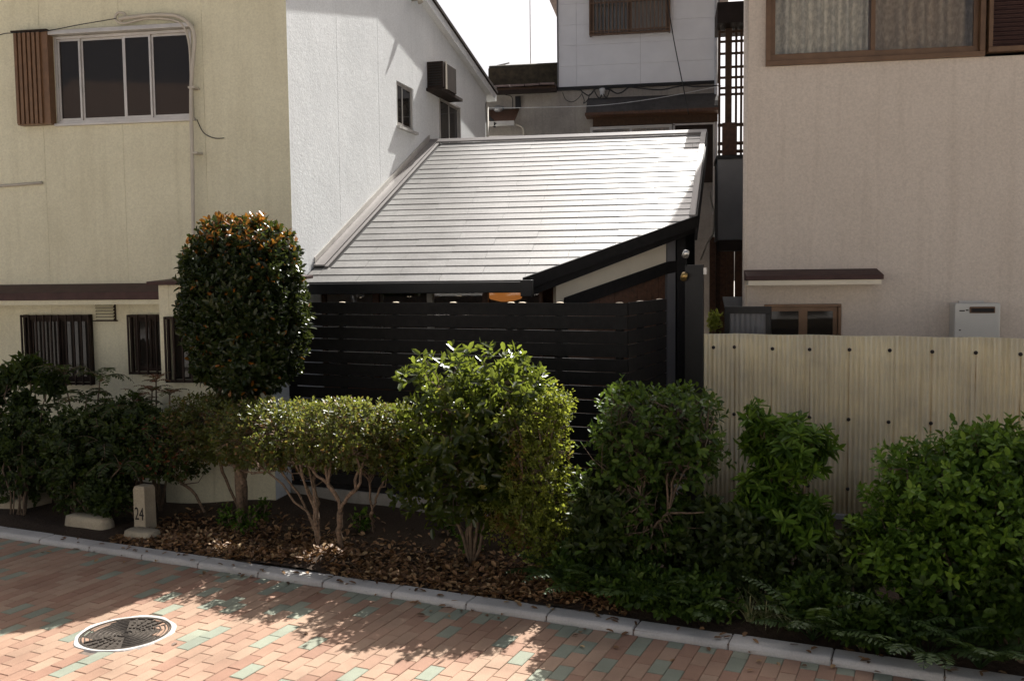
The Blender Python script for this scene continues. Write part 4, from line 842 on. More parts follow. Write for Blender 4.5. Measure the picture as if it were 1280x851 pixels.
for dx in (0.04, e1 - e0 - 0.04): FE.box(MB(), e0 + dx - 0.03, e0 + dx + 0.03, 0.0, ez0, -0.7, -0.64).build('leg', M['wood'], gp)
FE.box(MB(), e0 + 0.02, e1, ez0 - 0.14, ez0 - 0.001, -0.5, -0.02).build('joist', M['darkbrown'], gp)
FK = Fr((0, 12.0, 0), (1, 0, 0), (0, -1, 0)); k0, k1 = FK.px(908, 390)[0], FK.px(929, 390)[0] + .1
sh = thing('garden_store', 'small dark store with sloping tin roof in the narrow gap', 'shed', (k0, 12.0, 0))
FK.box(MB(), k0 + .03, k1, 0.0, FK.px(915, 388)[1], -0.5, 0.0).build('wall', M['blackmetal'], sh)
zz = FK.px(915, 388)[1]; MB().prism([(k0 - 0.02, 11.93, zz), (k1, 11.93, zz), (k1, 12.5, zz + 0.13), (k0 - 0.02, 12.5, zz + 0.13)], (0, 0, 0.03)).build('roof', M['greypanel'], sh)
bfz = FE.px(912, 290)[1]; bw_ = thing('added_board_fence', 'weathered brown board fence added to darken the narrow gap', 'fence', (0.7, 14.6, 0))  # fence added to cover the bright ground seen through the gap
for i in range(9): MB().box(0.62 + i * 0.125, 0.735 + i * 0.125, 14.6 + random.uniform(-.004, .004), 14.62, 0.0, bfz + random.uniform(-.02, .02)).build('board', M['boards'], bw_)
MB().box(0.6, 1.76, 14.625, 14.67, 1.2, 1.28).build('rail', M['wood'], bw_)
FJ = Fr((0, 13.4, 0), (1, 0, 0), (0, -1, 0))
pv = FJ.px(888, 300)[0]
tag(MB().tube(smooth_path([FJ.p(FJ.px(x, y)[0], FJ.px(x, y)[1], 0) for x, y in ((887, 240), (891, 258), (893, 266), (892, 290), (884, 305), (876, 325))]), 0.012, 6).build('bent_pipe', M['pipe'], None, True), 'thin bent pale pipe beside the black roof verge', 'pipe')

# ------------------------------------------------------------------ plants
def unit(v): return v / (np.linalg.norm(v, axis=-1, keepdims=True) + 1e-9)
def leaf_mesh(name, P, D, Nn, L, Wd, tint, mat, wide=0.45, fold=0.25, droop=0.18):
    """P base, D direction, Nn face normal, L length, Wd half width; six vertices and two folded faces per leaf"""
    P = np.asarray(P); D = unit(D); Sd = unit(np.cross(D, Nn)); Nn = unit(np.cross(Sd, D)); L = np.asarray(L)[:, None]; Wd = np.asarray(Wd)[:, None]
    n = len(P); f = fold
    tip = P + D * L - Nn * L * droop
    a = D * L * wide; b = D * L * (wide + 0.27) - Nn * L * droop * 0.45
    V = np.stack([P, P + a * 0.62 - Sd * Wd * .8 + Nn * Wd * f, P + b - Sd * Wd * .82 + Nn * Wd * f, tip, P + b + Sd * Wd * .82 + Nn * Wd * f, P + a * 0.62 + Sd * Wd * .8 + Nn * Wd * f], 1).reshape(-1, 3)
    q = np.array([[0, 1, 2, 3], [0, 3, 4, 5]]); idx = (q[None] + (np.arange(n) * 6)[:, None, None]).reshape(-1)
    me = bpy.data.meshes.new(name); me.vertices.add(n * 6); me.vertices.foreach_set('co', V.astype(np.float32).ravel())
    me.loops.add(n * 8); me.loops.foreach_set('vertex_index', idx.astype(np.int32)); me.polygons.add(n * 2)
    me.polygons.foreach_set('loop_start', (np.arange(n * 2) * 4).astype(np.int32)); me.polygons.foreach_set('loop_total', np.full(n * 2, 4, np.int32))
    me.update(calc_edges=True); a_ = me.attributes.new('tint', 'FLOAT', 'FACE'); a_.data.foreach_set('value', np.repeat(np.clip(tint, 0, 1), 2).astype(np.float32))
    me.materials.append(mat); return me
def place(me, name, parent, kind='stuff'):
    o = bpy.data.objects.new(name, me); link(o, parent); o.location = -ORIG.get(parent, Vector()); ORIG[o] = Vector()
    if kind: o['kind'] = kind
    return o
def bumps(d, seed, fr=3.0):
    r = np.random.default_rng(seed); v = np.zeros(len(d))
    for k in range(7):
        w_ = r.normal(size=3) * fr * (1 + k * 0.35); v += np.sin(d @ w_ + r.uniform(0, 6.28)) / (1 + k * 0.4)
    return v / 3.0
def crown_shoots(lobes, n, seed, depth=0.35, rough=0.12, fr=3.0, sprig=0.0):
    """shoot tips in the outer layers of several lobes: position, outward axis, 0 inside to 1 at the skin"""
    r = np.random.default_rng(seed); Ps, As, Hs = [], [], []
    vol = np.array([l[1] * l[2] * l[3] for l in lobes]) ** 0.67; cnt = (n * vol / vol.sum()).astype(int)
    for (c, rx, ry, rz_, p), m in zip(lobes, cnt):
        d = unit(r.normal(size=(m, 3))); rad = 1.0 / (np.sum(np.abs(d) ** p, 1) ** (1 / p))
        t = 1 - depth * np.abs(r.normal(size=m)) * 0.6; t = np.clip(t, 0.15, 1.05); t = np.where(r.uniform(size=m) < sprig, r.uniform(1.05, 1.22, m), t)
        rr = rad * (1 + rough * bumps(d, seed + int(abs(c[0]) * 100), fr)) * t
        loc = d * rr[:, None] * np.array([rx, ry, rz_]); out = unit(d / np.array([rx, ry, rz_]))
        Ps.append(np.asarray(c) + PV * loc[:, :1] + NV * loc[:, 1:2] + np.array([0, 0, 1.0]) * loc[:, 2:]); As.append(PV * out[:, :1] + NV * out[:, 1:2] + np.array([0, 0, 1.0]) * out[:, 2:]); Hs.append(t)
    return np.concatenate(Ps), np.concatenate(As), np.concatenate(Hs)
def shoot_leaves(P, A, T, k, L, Wd, seed, sl=0.09, up=0.5, spread=1.0, jit=0.35, top=None):
    """k leaves round each shoot axis"""
    r = np.random.default_rng(seed); n = len(P); A = unit(A + np.array([0, 0, up]) + r.normal(size=(n, 3)) * jit)
    t1 = unit(np.cross(A, unit(r.normal(size=(n, 3))))); t2 = np.cross(A, t1)
    bp, bd, bn, bl, bw, bt = [], [], [], [], [], []; base = r.uniform(0, 6.28, n); tv = r.uniform(0, 1, n)
    for j in range(k):
        th = base + j * 2.4 + r.normal(size=n) * .3; f = (j + 0.5) / k; rad = t1 * np.cos(th)[:, None] + t2 * np.sin(th)[:, None]
        sp = spread * (1.15 - 0.7 * f) + r.normal(size=n) * 0.2
        D = A * np.cos(sp)[:, None] + rad * np.sin(sp)[:, None]; Nn = A * np.sin(sp)[:, None] - rad * np.cos(sp)[:, None] + r.normal(size=(n, 3)) * 0.25
        s_ = (0.75 + 0.5 * r.uniform(size=n)) * (1.0 - 0.35 * (f > 0.8))
        bp.append(P + A * (sl * (f - 0.7)) + r.normal(size=(n, 3)) * 0.006); bd.append(D); bn.append(Nn); bl.append(L * s_); bw.append(Wd * s_)
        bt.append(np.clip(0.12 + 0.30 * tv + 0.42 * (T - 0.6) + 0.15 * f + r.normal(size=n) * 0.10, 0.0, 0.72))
    return [np.concatenate(x) for x in (bp, bd, bn, bl, bw, bt)]
def lobe(x, y, nd, rw, rh, rd, p=2.4):
    c = PN(x, y, nd); k = ppm(c); return (c, rw / k, rd, rh / k, p)
def limbs(mb, base, tips, r0, seed, wob=0.028, n=7, sides=7):
    r = np.random.default_rng(seed); r0 = max(r0, 0.004)
    for tp, rr in tips:
        b = np.asarray(base, float); tp = np.asarray(tp, float); pts = []; bow = r.uniform(-0.28, 0.12)
        for i in range(n):
            f = i / (n - 1); q = b + (tp - b) * f; q[:2] += (tp - b)[:2] * bow * math.sin(f * PI); pts.append(q + r.normal(size=3) * wob * np.linalg.norm(tp - b) * math.sin(f * PI))
        mb.tube(pts, list(np.linspace(r0, rr, n)), sides)
def twigs(mb, roots, P, num, seed, r0=0.006):
    r = np.random.default_rng(seed); roots = np.asarray(roots); sel = r.choice(len(P), min(num, len(P)), replace=False)
    for i in sel:
        d = np.linalg.norm(roots - P[i], axis=1); a = roots[np.argmin(d + r.uniform(0, 0.12, len(roots)))]; b = P[i]; mid = (a + b) / 2 + r.normal(size=3) * 0.03 + np.array([0, 0, -0.02])
        mb.tube([a, mid, b], [r0, r0 * .7, r0 * .35], 4, cap=False)
def shrub(name, label, cat, base, lobes, ns, k, L, Wd, mat, seed, group=None, bark='bark', stems=None, r0=0.022, depth=0.35, rough=0.12, fr=3.0, sl=0.09, up=0.5, spread=1.0, jit=0.35, fold=0.25, droop=0.18, tintf=None, ntw=160, extra=None, wide=0.45, sprig=0.0):
    base = np.asarray(base, float).copy(); base[2] = bedz(base) - 0.02
    t = thing(name, label, cat, tuple(base), group)
    P, A, T = crown_shoots(lobes, ns, seed, depth, rough, fr, sprig)
    ok = P[:, 2] > 0.06; P, A, T = P[ok], A[ok], T[ok]
    arr = shoot_leaves(P, A, T, k, L, Wd, seed + 1, sl, up, spread, jit)
    if tintf is not None: arr[5] = tintf(arr[0], arr[5], np.random.default_rng(seed + 5))
    if extra is not None: arr = [np.concatenate([a, b]) for a, b in zip(arr, extra)]
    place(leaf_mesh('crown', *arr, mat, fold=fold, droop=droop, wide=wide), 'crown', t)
    tb = MB(); rr = np.random.default_rng(seed + 2)
    if stems is None:
        stems = [(base, [(np.asarray(l[0]) + np.array([0, 0, l[3] * 0.2]) + rr.normal(size=3) * 0.05, 0.008) for l in lobes] + [(np.asarray(lobes[0][0]) + PV * lobes[0][1] * rr.uniform(-.6, .6) + NV * lobes[0][2] * rr.uniform(-.5, .5) + np.array([0, 0, lobes[0][3] * 0.45]), 0.006) for _ in range(5)])]
    roots = []
    for ib, (b, tips) in enumerate(stems):
        limbs(tb, b, tips, r0 if ib == 0 or np.allclose(b, stems[0][0]) else r0 * 0.62, seed + 3 + ib)
        for tp, _ in tips:
            for f in (0.45, 0.6, 0.75, 0.9, 1.0): roots.append(np.asarray(b) + (np.asarray(tp) - np.asarray(b)) * f)
    tb.build('trunk', M[bark], t, True)
    tw = MB(); twigs(tw, roots, P, ntw, seed + 4); tw.build('twigs', M[bark], t, True, kind='stuff')
    return t
G_ = lambda *s: s
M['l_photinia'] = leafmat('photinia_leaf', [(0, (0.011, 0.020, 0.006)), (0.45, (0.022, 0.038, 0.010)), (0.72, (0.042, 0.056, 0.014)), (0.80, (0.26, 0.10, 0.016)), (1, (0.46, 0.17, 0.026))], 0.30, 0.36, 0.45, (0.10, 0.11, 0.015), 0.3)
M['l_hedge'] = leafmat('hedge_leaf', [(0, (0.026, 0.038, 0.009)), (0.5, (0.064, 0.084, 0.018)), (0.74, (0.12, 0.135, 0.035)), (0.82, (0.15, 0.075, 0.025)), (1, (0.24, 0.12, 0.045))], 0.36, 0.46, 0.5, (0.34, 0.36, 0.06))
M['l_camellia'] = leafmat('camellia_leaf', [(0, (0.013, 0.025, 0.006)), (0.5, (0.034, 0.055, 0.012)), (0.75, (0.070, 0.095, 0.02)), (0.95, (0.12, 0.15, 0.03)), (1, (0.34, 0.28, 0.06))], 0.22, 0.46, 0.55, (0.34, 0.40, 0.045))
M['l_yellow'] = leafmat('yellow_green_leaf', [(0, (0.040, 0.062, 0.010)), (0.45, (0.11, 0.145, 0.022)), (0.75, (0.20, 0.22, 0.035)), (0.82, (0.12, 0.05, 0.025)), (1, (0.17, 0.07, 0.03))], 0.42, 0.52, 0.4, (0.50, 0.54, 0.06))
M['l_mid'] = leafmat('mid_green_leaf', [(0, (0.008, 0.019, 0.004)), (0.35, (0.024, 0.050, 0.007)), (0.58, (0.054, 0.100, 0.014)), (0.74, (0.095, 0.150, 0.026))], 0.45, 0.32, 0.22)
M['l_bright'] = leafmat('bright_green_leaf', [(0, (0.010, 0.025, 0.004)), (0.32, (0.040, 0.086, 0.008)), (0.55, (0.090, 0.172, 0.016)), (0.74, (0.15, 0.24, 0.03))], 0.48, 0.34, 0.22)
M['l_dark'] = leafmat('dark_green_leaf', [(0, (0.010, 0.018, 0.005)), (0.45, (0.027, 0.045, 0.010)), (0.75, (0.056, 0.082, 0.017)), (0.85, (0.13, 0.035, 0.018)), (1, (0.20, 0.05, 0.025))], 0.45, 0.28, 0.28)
M['l_fern'] = leafmat('fern_leaf', [(0, (0.024, 0.048, 0.012)), (0.5, (0.055, 0.10, 0.022)), (1, (0.10, 0.155, 0.034))], 0.5, 0.30)
M['l_striped'] = leafmat('striped_grass_leaf', [(0, (0.045, 0.085, 0.02)), (0.5, (0.16, 0.19, 0.07)), (1, (0.42, 0.40, 0.22))], 0.45, 0.3)
M['l_dry'] = leafmat('dry_leaf', [(0, (0.075, 0.038, 0.018)), (0.4, (0.17, 0.085, 0.035)), (0.7, (0.30, 0.17, 0.075)), (1, (0.45, 0.31, 0.16))], 0.6, 0.12, tcol=(0.25, 0.12, 0.03))

# clipped round topiary with orange young leaves
TB = PN(303, 640, 6.75)
tl = [lobe(306, 382, 6.75, 73, 110, 0.50, 2.7)]
tz1 = PN(305, 262, 6.75)[2]
def photinia_tint(P, t, r):
    h = np.clip((P[:, 2] - (tz1 - 0.60)) / 0.55, 0, 1); new = r.uniform(size=len(t)) < (0.015 + 0.62 * h ** 2.0); t = t.copy(); t[new] = r.uniform(0.76, 1.0, new.sum()); return t
tt = np.asarray(tl[0][0])
shrub('topiary_bush', 'tall rounded clipped bush with orange young leaves on top', 'bush', TB, tl, 3700, 7, 0.060, 0.0155, M['l_photinia'], 21, stems=[(np.array([TB[0], TB[1], 0.03]), [(tt + np.array([dx, dy, dz]), 0.012) for dx, dy, dz in ((0, 0, .5), (.2, .1, .2), (-.2, 0, .1), (.1, -.2, .3), (-.15, .1, .4))])], r0=0.045, depth=0.30, rough=0.07, fr=4, sl=0.07, up=0.6, tintf=photinia_tint, ntw=220)
# clipped hedge on bare trunks
def hedge_tint(P, t, r):
    new = r.uniform(size=len(t)) < 0.13; t = t.copy(); t[new] = r.uniform(0.78, 1.0, new.sum()); return t
def V3(x, y, nd): return PN(x, y, nd)
hb = [((398, 688), 6.02, (335, 548, 6.25), 66, 'clipped hedge shrub with three thin slanting stems in the leaf litter', 31),
      ((425, 690), 6.08, (430, 547, 6.22), 66, 'clipped hedge shrub with one sturdy forked trunk on a soil mound', 32),
      ((466, 665), 6.36, (492, 553, 6.45), 44, 'clipped hedge shrub with a forked stem beside the glossy bush', 33),
      ((300, 640), 6.7, (268, 540, 6.62), 62, 'clipped hedge shrub with one upright stem below the round topiary', 34),
      ((256, 640), 6.62, (205, 562, 6.55), 60, 'clipped hedge shrub with a leaning trunk beside the numbered stone', 35),
      ((397, 655), 6.6, (390, 553, 6.62), 60, 'clipped hedge shrub with a slender straight stem close to the black fence', 36)]
hedge_g = 'clipped hedge shrubs in the bed'
for (bx, by), bn, (lx, ly, ln), rw, lab, sd_ in hb:
    b = PZ(bx, by, 0.09); lb = [lobe(lx, ly - 6, ln, rw, 42, 0.33, 4.0)]; c = np.asarray(lb[0][0]); R1 = lb[0][1]
    if sd_ == 31: st = [(b, [(V3(335, 590, 6.1), 0.008), (c + PV * -.1, 0.008)]), (b, [(V3(392, 610, 6.1), .01), (c + PV * .3, 0.006)]), (b, [(V3(375, 580, 6.05), 0.01), (c + PV * .1, .006)])]
    elif sd_ == 32:
        k = V3(425, 640, 6.1); k2 = V3(445, 612, 6.1); k3 = V3(410, 605, 6.1)
        st = [(b, [(k, 0.026)]), (k, [(k2, 0.018), (k3, 0.02)]), (k2, [(c + PV * .3, .008), (c + PV * .15 + np.array([0, 0, .1]), .006)]), (k3, [(c - PV * .3, .008), (c - PV * .1, .008), (V3(375, 575, 6.1), 0.008)])]
    elif sd_ == 33: k = V3(465, 640, 6.36); st = [(b, [(k, .016)]), (k, [(V3(462, 600, 6.36), .010), (V3(478, 605, 6.36), .010)]), (V3(462, 600, 6.36), [(c, .006)]), (V3(478, 605, 6.36), [(c + PV * .15, .006)])]
    else: st = [(b, [(c + np.array([0, 0, -.2]) * 1, 0.016)]), (c - np.array([0, 0, .2]), [(c + PV * R1 * f_ + np.array([0, 0, .1]), .006) for f_ in (-.7, -.3, .1, .5, .8)])]
    shrub('hedge_shrub', lab, 'shrub', b, lb, {31: 1000, 32: 1000, 33: 700, 36: 520}.get(sd_, 1100), 6, 0.036, 0.0105, M['l_hedge'] if sd_ not in (35,) else M['l_dark'], sd_, hedge_g, stems=st, r0=0.022 if sd_ == 32 else 0.013, depth=0.42, rough=0.05, sl=0.06, up=0.5, tintf=hedge_tint, ntw=260)
# glossy camellia
cb_ = PZ(590, 700, 0.08)
def cam_tint(P, t, r):
    t = t.copy(); y_ = r.uniform(size=len(t)) < 0.006; t[y_] = 1.0; return t
cl_ = [lobe(578, 520, 6.45, 86, 80, 0.52, 2.6), lobe(630, 500, 6.42, 64, 62, 0.42, 2.4), lobe(560, 600, 6.4, 74, 52, 0.40, 2.2), lobe(640, 590, 6.45, 58, 80, 0.36, 2.2)]
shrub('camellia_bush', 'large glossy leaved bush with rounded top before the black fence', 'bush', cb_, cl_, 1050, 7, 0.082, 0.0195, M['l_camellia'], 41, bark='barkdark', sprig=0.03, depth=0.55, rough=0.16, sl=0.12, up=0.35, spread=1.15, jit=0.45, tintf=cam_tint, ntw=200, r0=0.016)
# yellow green spreading shrub with a pot behind it
yb = PZ(676, 722, 0.08)
def yel_tint(P, t, r):
    s_ = bumps(P * 2.2, 77, 2.0); t = t.copy(); q = (s_ > 0.45) & (r.uniform(size=len(t)) < 0.55); t[q] = r.uniform(0.78, 1.0, q.sum()); return t
yl_ = [lobe(668, 530, 6.28, 44, 42, 0.28, 2.2), lobe(676, 600, 6.22, 46, 52, 0.28, 2.2), lobe(684, 660, 6.18, 40, 48, 0.26, 2.2), lobe(648, 650, 6.2, 42, 36, 0.2, 2.0), lobe(694, 505, 6.3, 24, 24, .16, 2)]
shrub('yellow_green_shrub', 'airy yellow green small leaved shrub leaning on the glossy bush', 'shrub', yb, yl_, 1900, 7, 0.026, 0.0085, M['l_yellow'], 51, bark='barkdark', sprig=0.06, depth=0.6, rough=0.35, fr=5, sl=0.08, up=0.3, jit=0.5, tintf=yel_tint, ntw=200, r0=0.014)
pp = PZ(640, 694, 0.08) + NV * 0.30
pot = thing('terracotta_pot', 'old terracotta flower pot half hidden behind the yellow green shrub', 'flower pot', (pp[0], pp[1], bedz(pp) - 0.02))
MB().lathe((pp[0], pp[1], bedz(pp) - 0.02), [(0.0001, 0), (0.10, 0), (0.135, 0.20), (0.165, 0.20), (0.17, 0.27), (0.15, 0.27), (0.148, 0.22), (0.0001, 0.215)], 28).build('pot', M['terracotta'], pot, True)
# square clipped shrub with visible branches
qb = PZ(812, 705, 0.08)
ql = [lobe(822, 545, 6.3, 78, 60, 0.38, 4.5), lobe(800, 640, 6.28, 62, 60, 0.3, 2.4)]
c = np.asarray(ql[0][0]); k1 = V3(815, 660, 6.1); k2 = V3(803, 625, 6.08); k3 = V3(835, 640, 6.08)
shrub('square_shrub', 'square clipped green shrub with bare forked branches before the black fence end', 'shrub', qb, ql, 1050, 6, 0.058, 0.016, M['l_mid'], 61, bark='barkmid', sprig=0.015, depth=0.5, rough=0.08, sl=0.09, up=0.45, ntw=650, r0=0.014,
      stems=[(qb, [(k1, .012)]), (k1, [(k2, .010), (k3, .009)]), (k2, [(V3(795, 560, 6.12), .004), (V3(770, 545, 6.2), .004), (V3(812, 540, 6.1), .004), (V3(760, 590, 6.1), .004)]), (k3, [(V3(850, 575, 6.1), .005), (V3(885, 545, 6.2), .004), (V3(845, 520, 6.2), .004), (V3(880, 640, 6.0), .004)])])
# whorled leaved tall shrub before the corrugated fence
wb = PZ(985, 735, 0.08)
wl = [lobe(992, 562, 6.75, 48, 38, 0.30, 2.3), lobe(945, 535, 6.7, 16, 34, 0.12, 2.2), lobe(955, 625, 6.7, 30, 44, 0.25, 2.2), lobe(1000, 655, 6.6, 36, 44, 0.25, 2.2)]
shrub('whorled_shrub', 'tall shrub with whorled narrow leaves before the corrugated fence', 'shrub', wb, wl, 430, 11, 0.092, 0.0145, M['l_bright'], 71, bark='barkdark', sprig=0.06, depth=0.6, rough=0.22, sl=0.05, up=0.55, spread=1.35, jit=0.3, ntw=150, r0=0.02, droop=0.3)
# big bright shrub on the right
rb = PZ(1185, 800, 0.08)
rl_ = [lobe(1185, 610, 6.5, 84, 62, 0.45, 2.3), lobe(1250, 580, 6.6, 62, 52, 0.4, 2.3), lobe(1118, 672, 6.3, 46, 40, 0.30, 2.2), lobe(1170, 695, 6.25, 84, 52, 0.32, 2.3), lobe(1260, 680, 6.2, 60, 70, 0.34, 2.3)]
shrub('broad_shrub', 'broad bright green shrub spreading beside the corrugated fence', 'shrub', rb, rl_, 2000, 7, 0.056, 0.0155, M['l_bright'], 81, bark='barkdark', sprig=0.05, depth=0.5, rough=0.30, fr=4, sl=0.10, up=0.4, spread=1.15, jit=0.45, ntw=160, r0=0.022)
rb2 = PZ(1290, 850, 0.06) + NV * 0.25
shrub('low_shrub', 'low dark shrub growing under the broad bright shrub', 'shrub', rb2, [lobe(1215, 755, 6.08, 86, 44, 0.18, 2.4), lobe(1290, 740, 6.05, 60, 60, 0.25, 2.4)], 900, 7, 0.062, 0.017, M['l_mid'], 82, bark='barkdark', depth=0.6, rough=0.2, ntw=60, r0=0.012)
q_ = [(KN(2.5, 6.5, .75), .5, .4, .6, 2.3), (KN(3.4, 6.6, .65), .5, .4, .55, 2.3)]
shrub('corner_shrub', 'rounded green shrub in the bed beyond the broad bright shrub', 'shrub', KN(2.9, 6.55), q_, 900, 7, 0.07, 0.02, M['l_bright'], 83, bark='barkdark', depth=.5, rough=.28, sprig=.05, ntw=80, r0=.02)
# dark undergrowth between the shrubs
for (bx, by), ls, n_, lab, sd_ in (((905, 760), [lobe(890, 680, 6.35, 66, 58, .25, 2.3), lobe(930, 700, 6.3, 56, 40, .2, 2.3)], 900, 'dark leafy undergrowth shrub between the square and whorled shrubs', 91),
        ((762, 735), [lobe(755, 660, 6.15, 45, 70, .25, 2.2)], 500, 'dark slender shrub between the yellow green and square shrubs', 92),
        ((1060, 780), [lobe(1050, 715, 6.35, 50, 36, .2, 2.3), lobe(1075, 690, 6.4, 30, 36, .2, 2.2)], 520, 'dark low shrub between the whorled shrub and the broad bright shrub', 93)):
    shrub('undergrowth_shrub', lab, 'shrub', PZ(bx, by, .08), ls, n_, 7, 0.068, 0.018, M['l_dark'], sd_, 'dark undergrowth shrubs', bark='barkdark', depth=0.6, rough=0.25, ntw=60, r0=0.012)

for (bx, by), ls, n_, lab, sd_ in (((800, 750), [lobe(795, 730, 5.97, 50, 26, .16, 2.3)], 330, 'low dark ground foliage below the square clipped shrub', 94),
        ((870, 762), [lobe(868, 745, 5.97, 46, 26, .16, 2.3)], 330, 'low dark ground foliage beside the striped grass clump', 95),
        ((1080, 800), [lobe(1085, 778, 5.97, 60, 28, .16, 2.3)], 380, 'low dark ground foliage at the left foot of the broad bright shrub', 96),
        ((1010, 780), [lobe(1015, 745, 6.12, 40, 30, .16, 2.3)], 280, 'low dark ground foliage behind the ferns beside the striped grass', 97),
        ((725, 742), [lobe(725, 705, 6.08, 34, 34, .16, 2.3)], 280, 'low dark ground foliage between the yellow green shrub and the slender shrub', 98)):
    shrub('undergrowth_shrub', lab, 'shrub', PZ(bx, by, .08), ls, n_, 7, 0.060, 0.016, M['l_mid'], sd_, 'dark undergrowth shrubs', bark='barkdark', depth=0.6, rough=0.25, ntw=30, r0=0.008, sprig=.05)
def frond_set(base, nf, length, seed, arch=0.6, pinna=0.07, pairs=16, width=0.012, tmin=0.2, az0=0.0, azr=6.28, lift=0.9):
    """arching fronds: rachis with paired leaflets"""
    r = np.random.default_rng(seed); bp, bd, bn, bl, bw, bt = [], [], [], [], [], []; rach = MB()
    for i in range(nf):
        az = az0 + azr * (i + r.uniform(-.4, .4)) / nf; h = np.array([math.cos(az), math.sin(az), 0]); Lf = length * r.uniform(0.7, 1.15); el = lift * r.uniform(.7, 1.2); pts = []; p = np.asarray(base, float).copy(); st = Lf / pairs; tv = r.uniform(.1, .7)
        for j in range(pairs + 1):
            e_ = el - arch * 2.2 * j / pairs; d = h * math.cos(e_) + np.array([0, 0, 1.0]) * math.sin(e_); pts.append(p.copy()); side = np.cross(d, [0, 0, 1.0]); side /= np.linalg.norm(side) + 1e-9; up_ = np.cross(side, d)
            f = j / pairs
            if f > tmin:
                ln = pinna * math.sin(PI * min(1, (f - tmin) / (1.0 - tmin) * 0.85 + 0.15)) ** 0.8
                for sg in (-1, 1):
                    bp.append(p + r.normal(size=3) * .002); bd.append(side * sg + d * 0.45 + r.normal(size=3) * .08); bn.append(up_ + r.normal(size=3) * .15); bl.append(ln * r.uniform(.85, 1.1)); bw.append(width * (0.6 + .4 * ln / pinna)); bt.append(np.clip(tv + r.normal() * .08, 0, 1))
            p = p + d * st
        rach.tube(pts, list(np.linspace(0.004, 0.0015, len(pts))), 4, cap=False)
    return [np.array(x) for x in (bp, bd, bn, bl, bw, bt)], rach
fern_labels = ['fern with arching fronds beside the dark slender shrub'] * 4 + ['fern at the foot of the yellow green shrub'] + ['fern below the square clipped shrub'] + ['fern spilling over the kerb beside the striped grass clump'] + ['fern spilling over the kerb below the broad bright shrub'] * 3 + ['fern standing just behind the striped grass clump', 'fern spilling over the kerb under the low dark shrub']
fern_sites = [(712, 742), (745, 752), (785, 756), (830, 762), (690, 728), (868, 770), (1015, 795), (1065, 800), (1110, 812), (1160, 822), (1035, 775), (1225, 832)]
for i, (x, y) in enumerate(fern_sites):
    b = PZ(x, y, 0.06) + NV * 0.04; b[2] = bedz(b)
    arr, rach = frond_set(b, 13, 0.46 if i % 3 else 0.56, 200 + i, 0.52, 0.085, 20, 0.011, lift=1.05)
    t = thing('fern', fern_labels[i], 'fern', tuple(b), 'ferns along the kerb'); place(leaf_mesh('fronds', *arr, M['l_fern'], fold=0.1), 'fronds', t); rach.build('stalks', M['l_fern'], t)
# nandina and aucuba on the left
def fronds_shrub(name, label, base, tops, nf, Lf, mat, seed, pinna, width, arch=0.7, pairs=9, group=None, azr=6.28, lift=.5):
    base = np.asarray(base, float).copy(); base[2] = bedz(base) - .01; t = thing(name, label, 'shrub', tuple(base), group); acc = None; st = MB()
    for i, tp in enumerate(tops):
        arr, rach = frond_set(tp, nf, Lf, seed + i * 7, arch, pinna, pairs, width, 0.12, lift=lift); st.v, st.f, = st.v, st.f; st.add(rach.v, rach.f)
        acc = arr if acc is None else [np.concatenate([a, b]) for a, b in zip(acc, arr)]; m_ = (base + tp) / 2 + np.array([random.uniform(-.06, .06), random.uniform(-.06, .06), 0]); st.tube(smooth_path([base, m_, tp], 4), list(np.linspace(.013, .006, 9)), 6)
    place(leaf_mesh('foliage', *acc, mat, fold=.15), 'foliage', t); st.build('stems', M['barkdark'], t, True); return t
ab_ = PZ(20, 640, .1); at_ = [V3(12, 470, 6.5), V3(38, 462, 6.55), V3(62, 478, 6.5), V3(-8, 500, 6.4), V3(28, 505, 6.4)]
shrub('aucuba_shrub', 'upright leafy shrub with bare stems beside the barred window', 'shrub', ab_, [(q, .14, .13, .13, 2.0) for q in at_], 110, 8, 0.125, 0.024, M['l_dark'], 300, bark='barkdark', stems=[(np.array([ab_[0] + (i_ - 2) * .03, ab_[1], .05]), [(q, .006)]) for i_, q in enumerate(at_)], r0=.011, depth=.9, rough=.2, sl=.10, up=.5, spread=1.3, ntw=30, droop=.3)
fronds_shrub('nandina_shrub', 'feathery dark shrub with drooping sprays under the barred window', PZ(95, 640, .1), [V3(72, 512, 6.4), V3(108, 500, 6.45), V3(140, 512, 6.4), V3(55, 545, 6.3), V3(95, 555, 6.2), V3(130, 560, 6.2), V3(165, 515, 6.5), V3(85, 590, 6.15), V3(45, 580, 6.2), V3(150, 585, 6.15), V3(118, 530, 6.3), V3(80, 470, 6.6), V3(125, 475, 6.6)], 7, 0.34, M['l_dark'], 340, 0.085, 0.012, 0.85, 12, lift=.95)
arr_, _r0 = None, None
def red_tint(o): pass
rn_ = fronds_shrub('nandina_shrub', 'small feathery shrub with reddish leaves under the narrow barred window', PZ(200, 628, .12), [V3(190, 490, 6.8), V3(172, 496, 6.8), V3(212, 494, 6.8), V3(195, 478, 6.85), V3(180, 505, 6.75)], 8, 0.19, M['l_dark'], 380, 0.045, 0.007, 0.7, 10, lift=1.0)
for ch in rn_.children:
    if ch.name.startswith('foliage'):
        a_ = ch.data.attributes['tint'].data
        for q in a_: q.value = min(1.0, 0.72 + q.value * 0.4)
def fill(lx, lab, b, ls, n_, sd_): shrub('undergrowth_shrub', lab, 'shrub', b, ls, n_, 7, 0.055, 0.016, M['l_dark'], sd_, 'dark undergrowth shrubs', bark='barkdark', depth=0.6, rough=0.25, ntw=60, r0=0.014)
fill(0, 'dark dense shrub at the foot of the upright leafy shrub', PZ(30, 640, .1), [lobe(30, 565, 6.35, 60, 62, .35, 2.4)], 1000, 401)
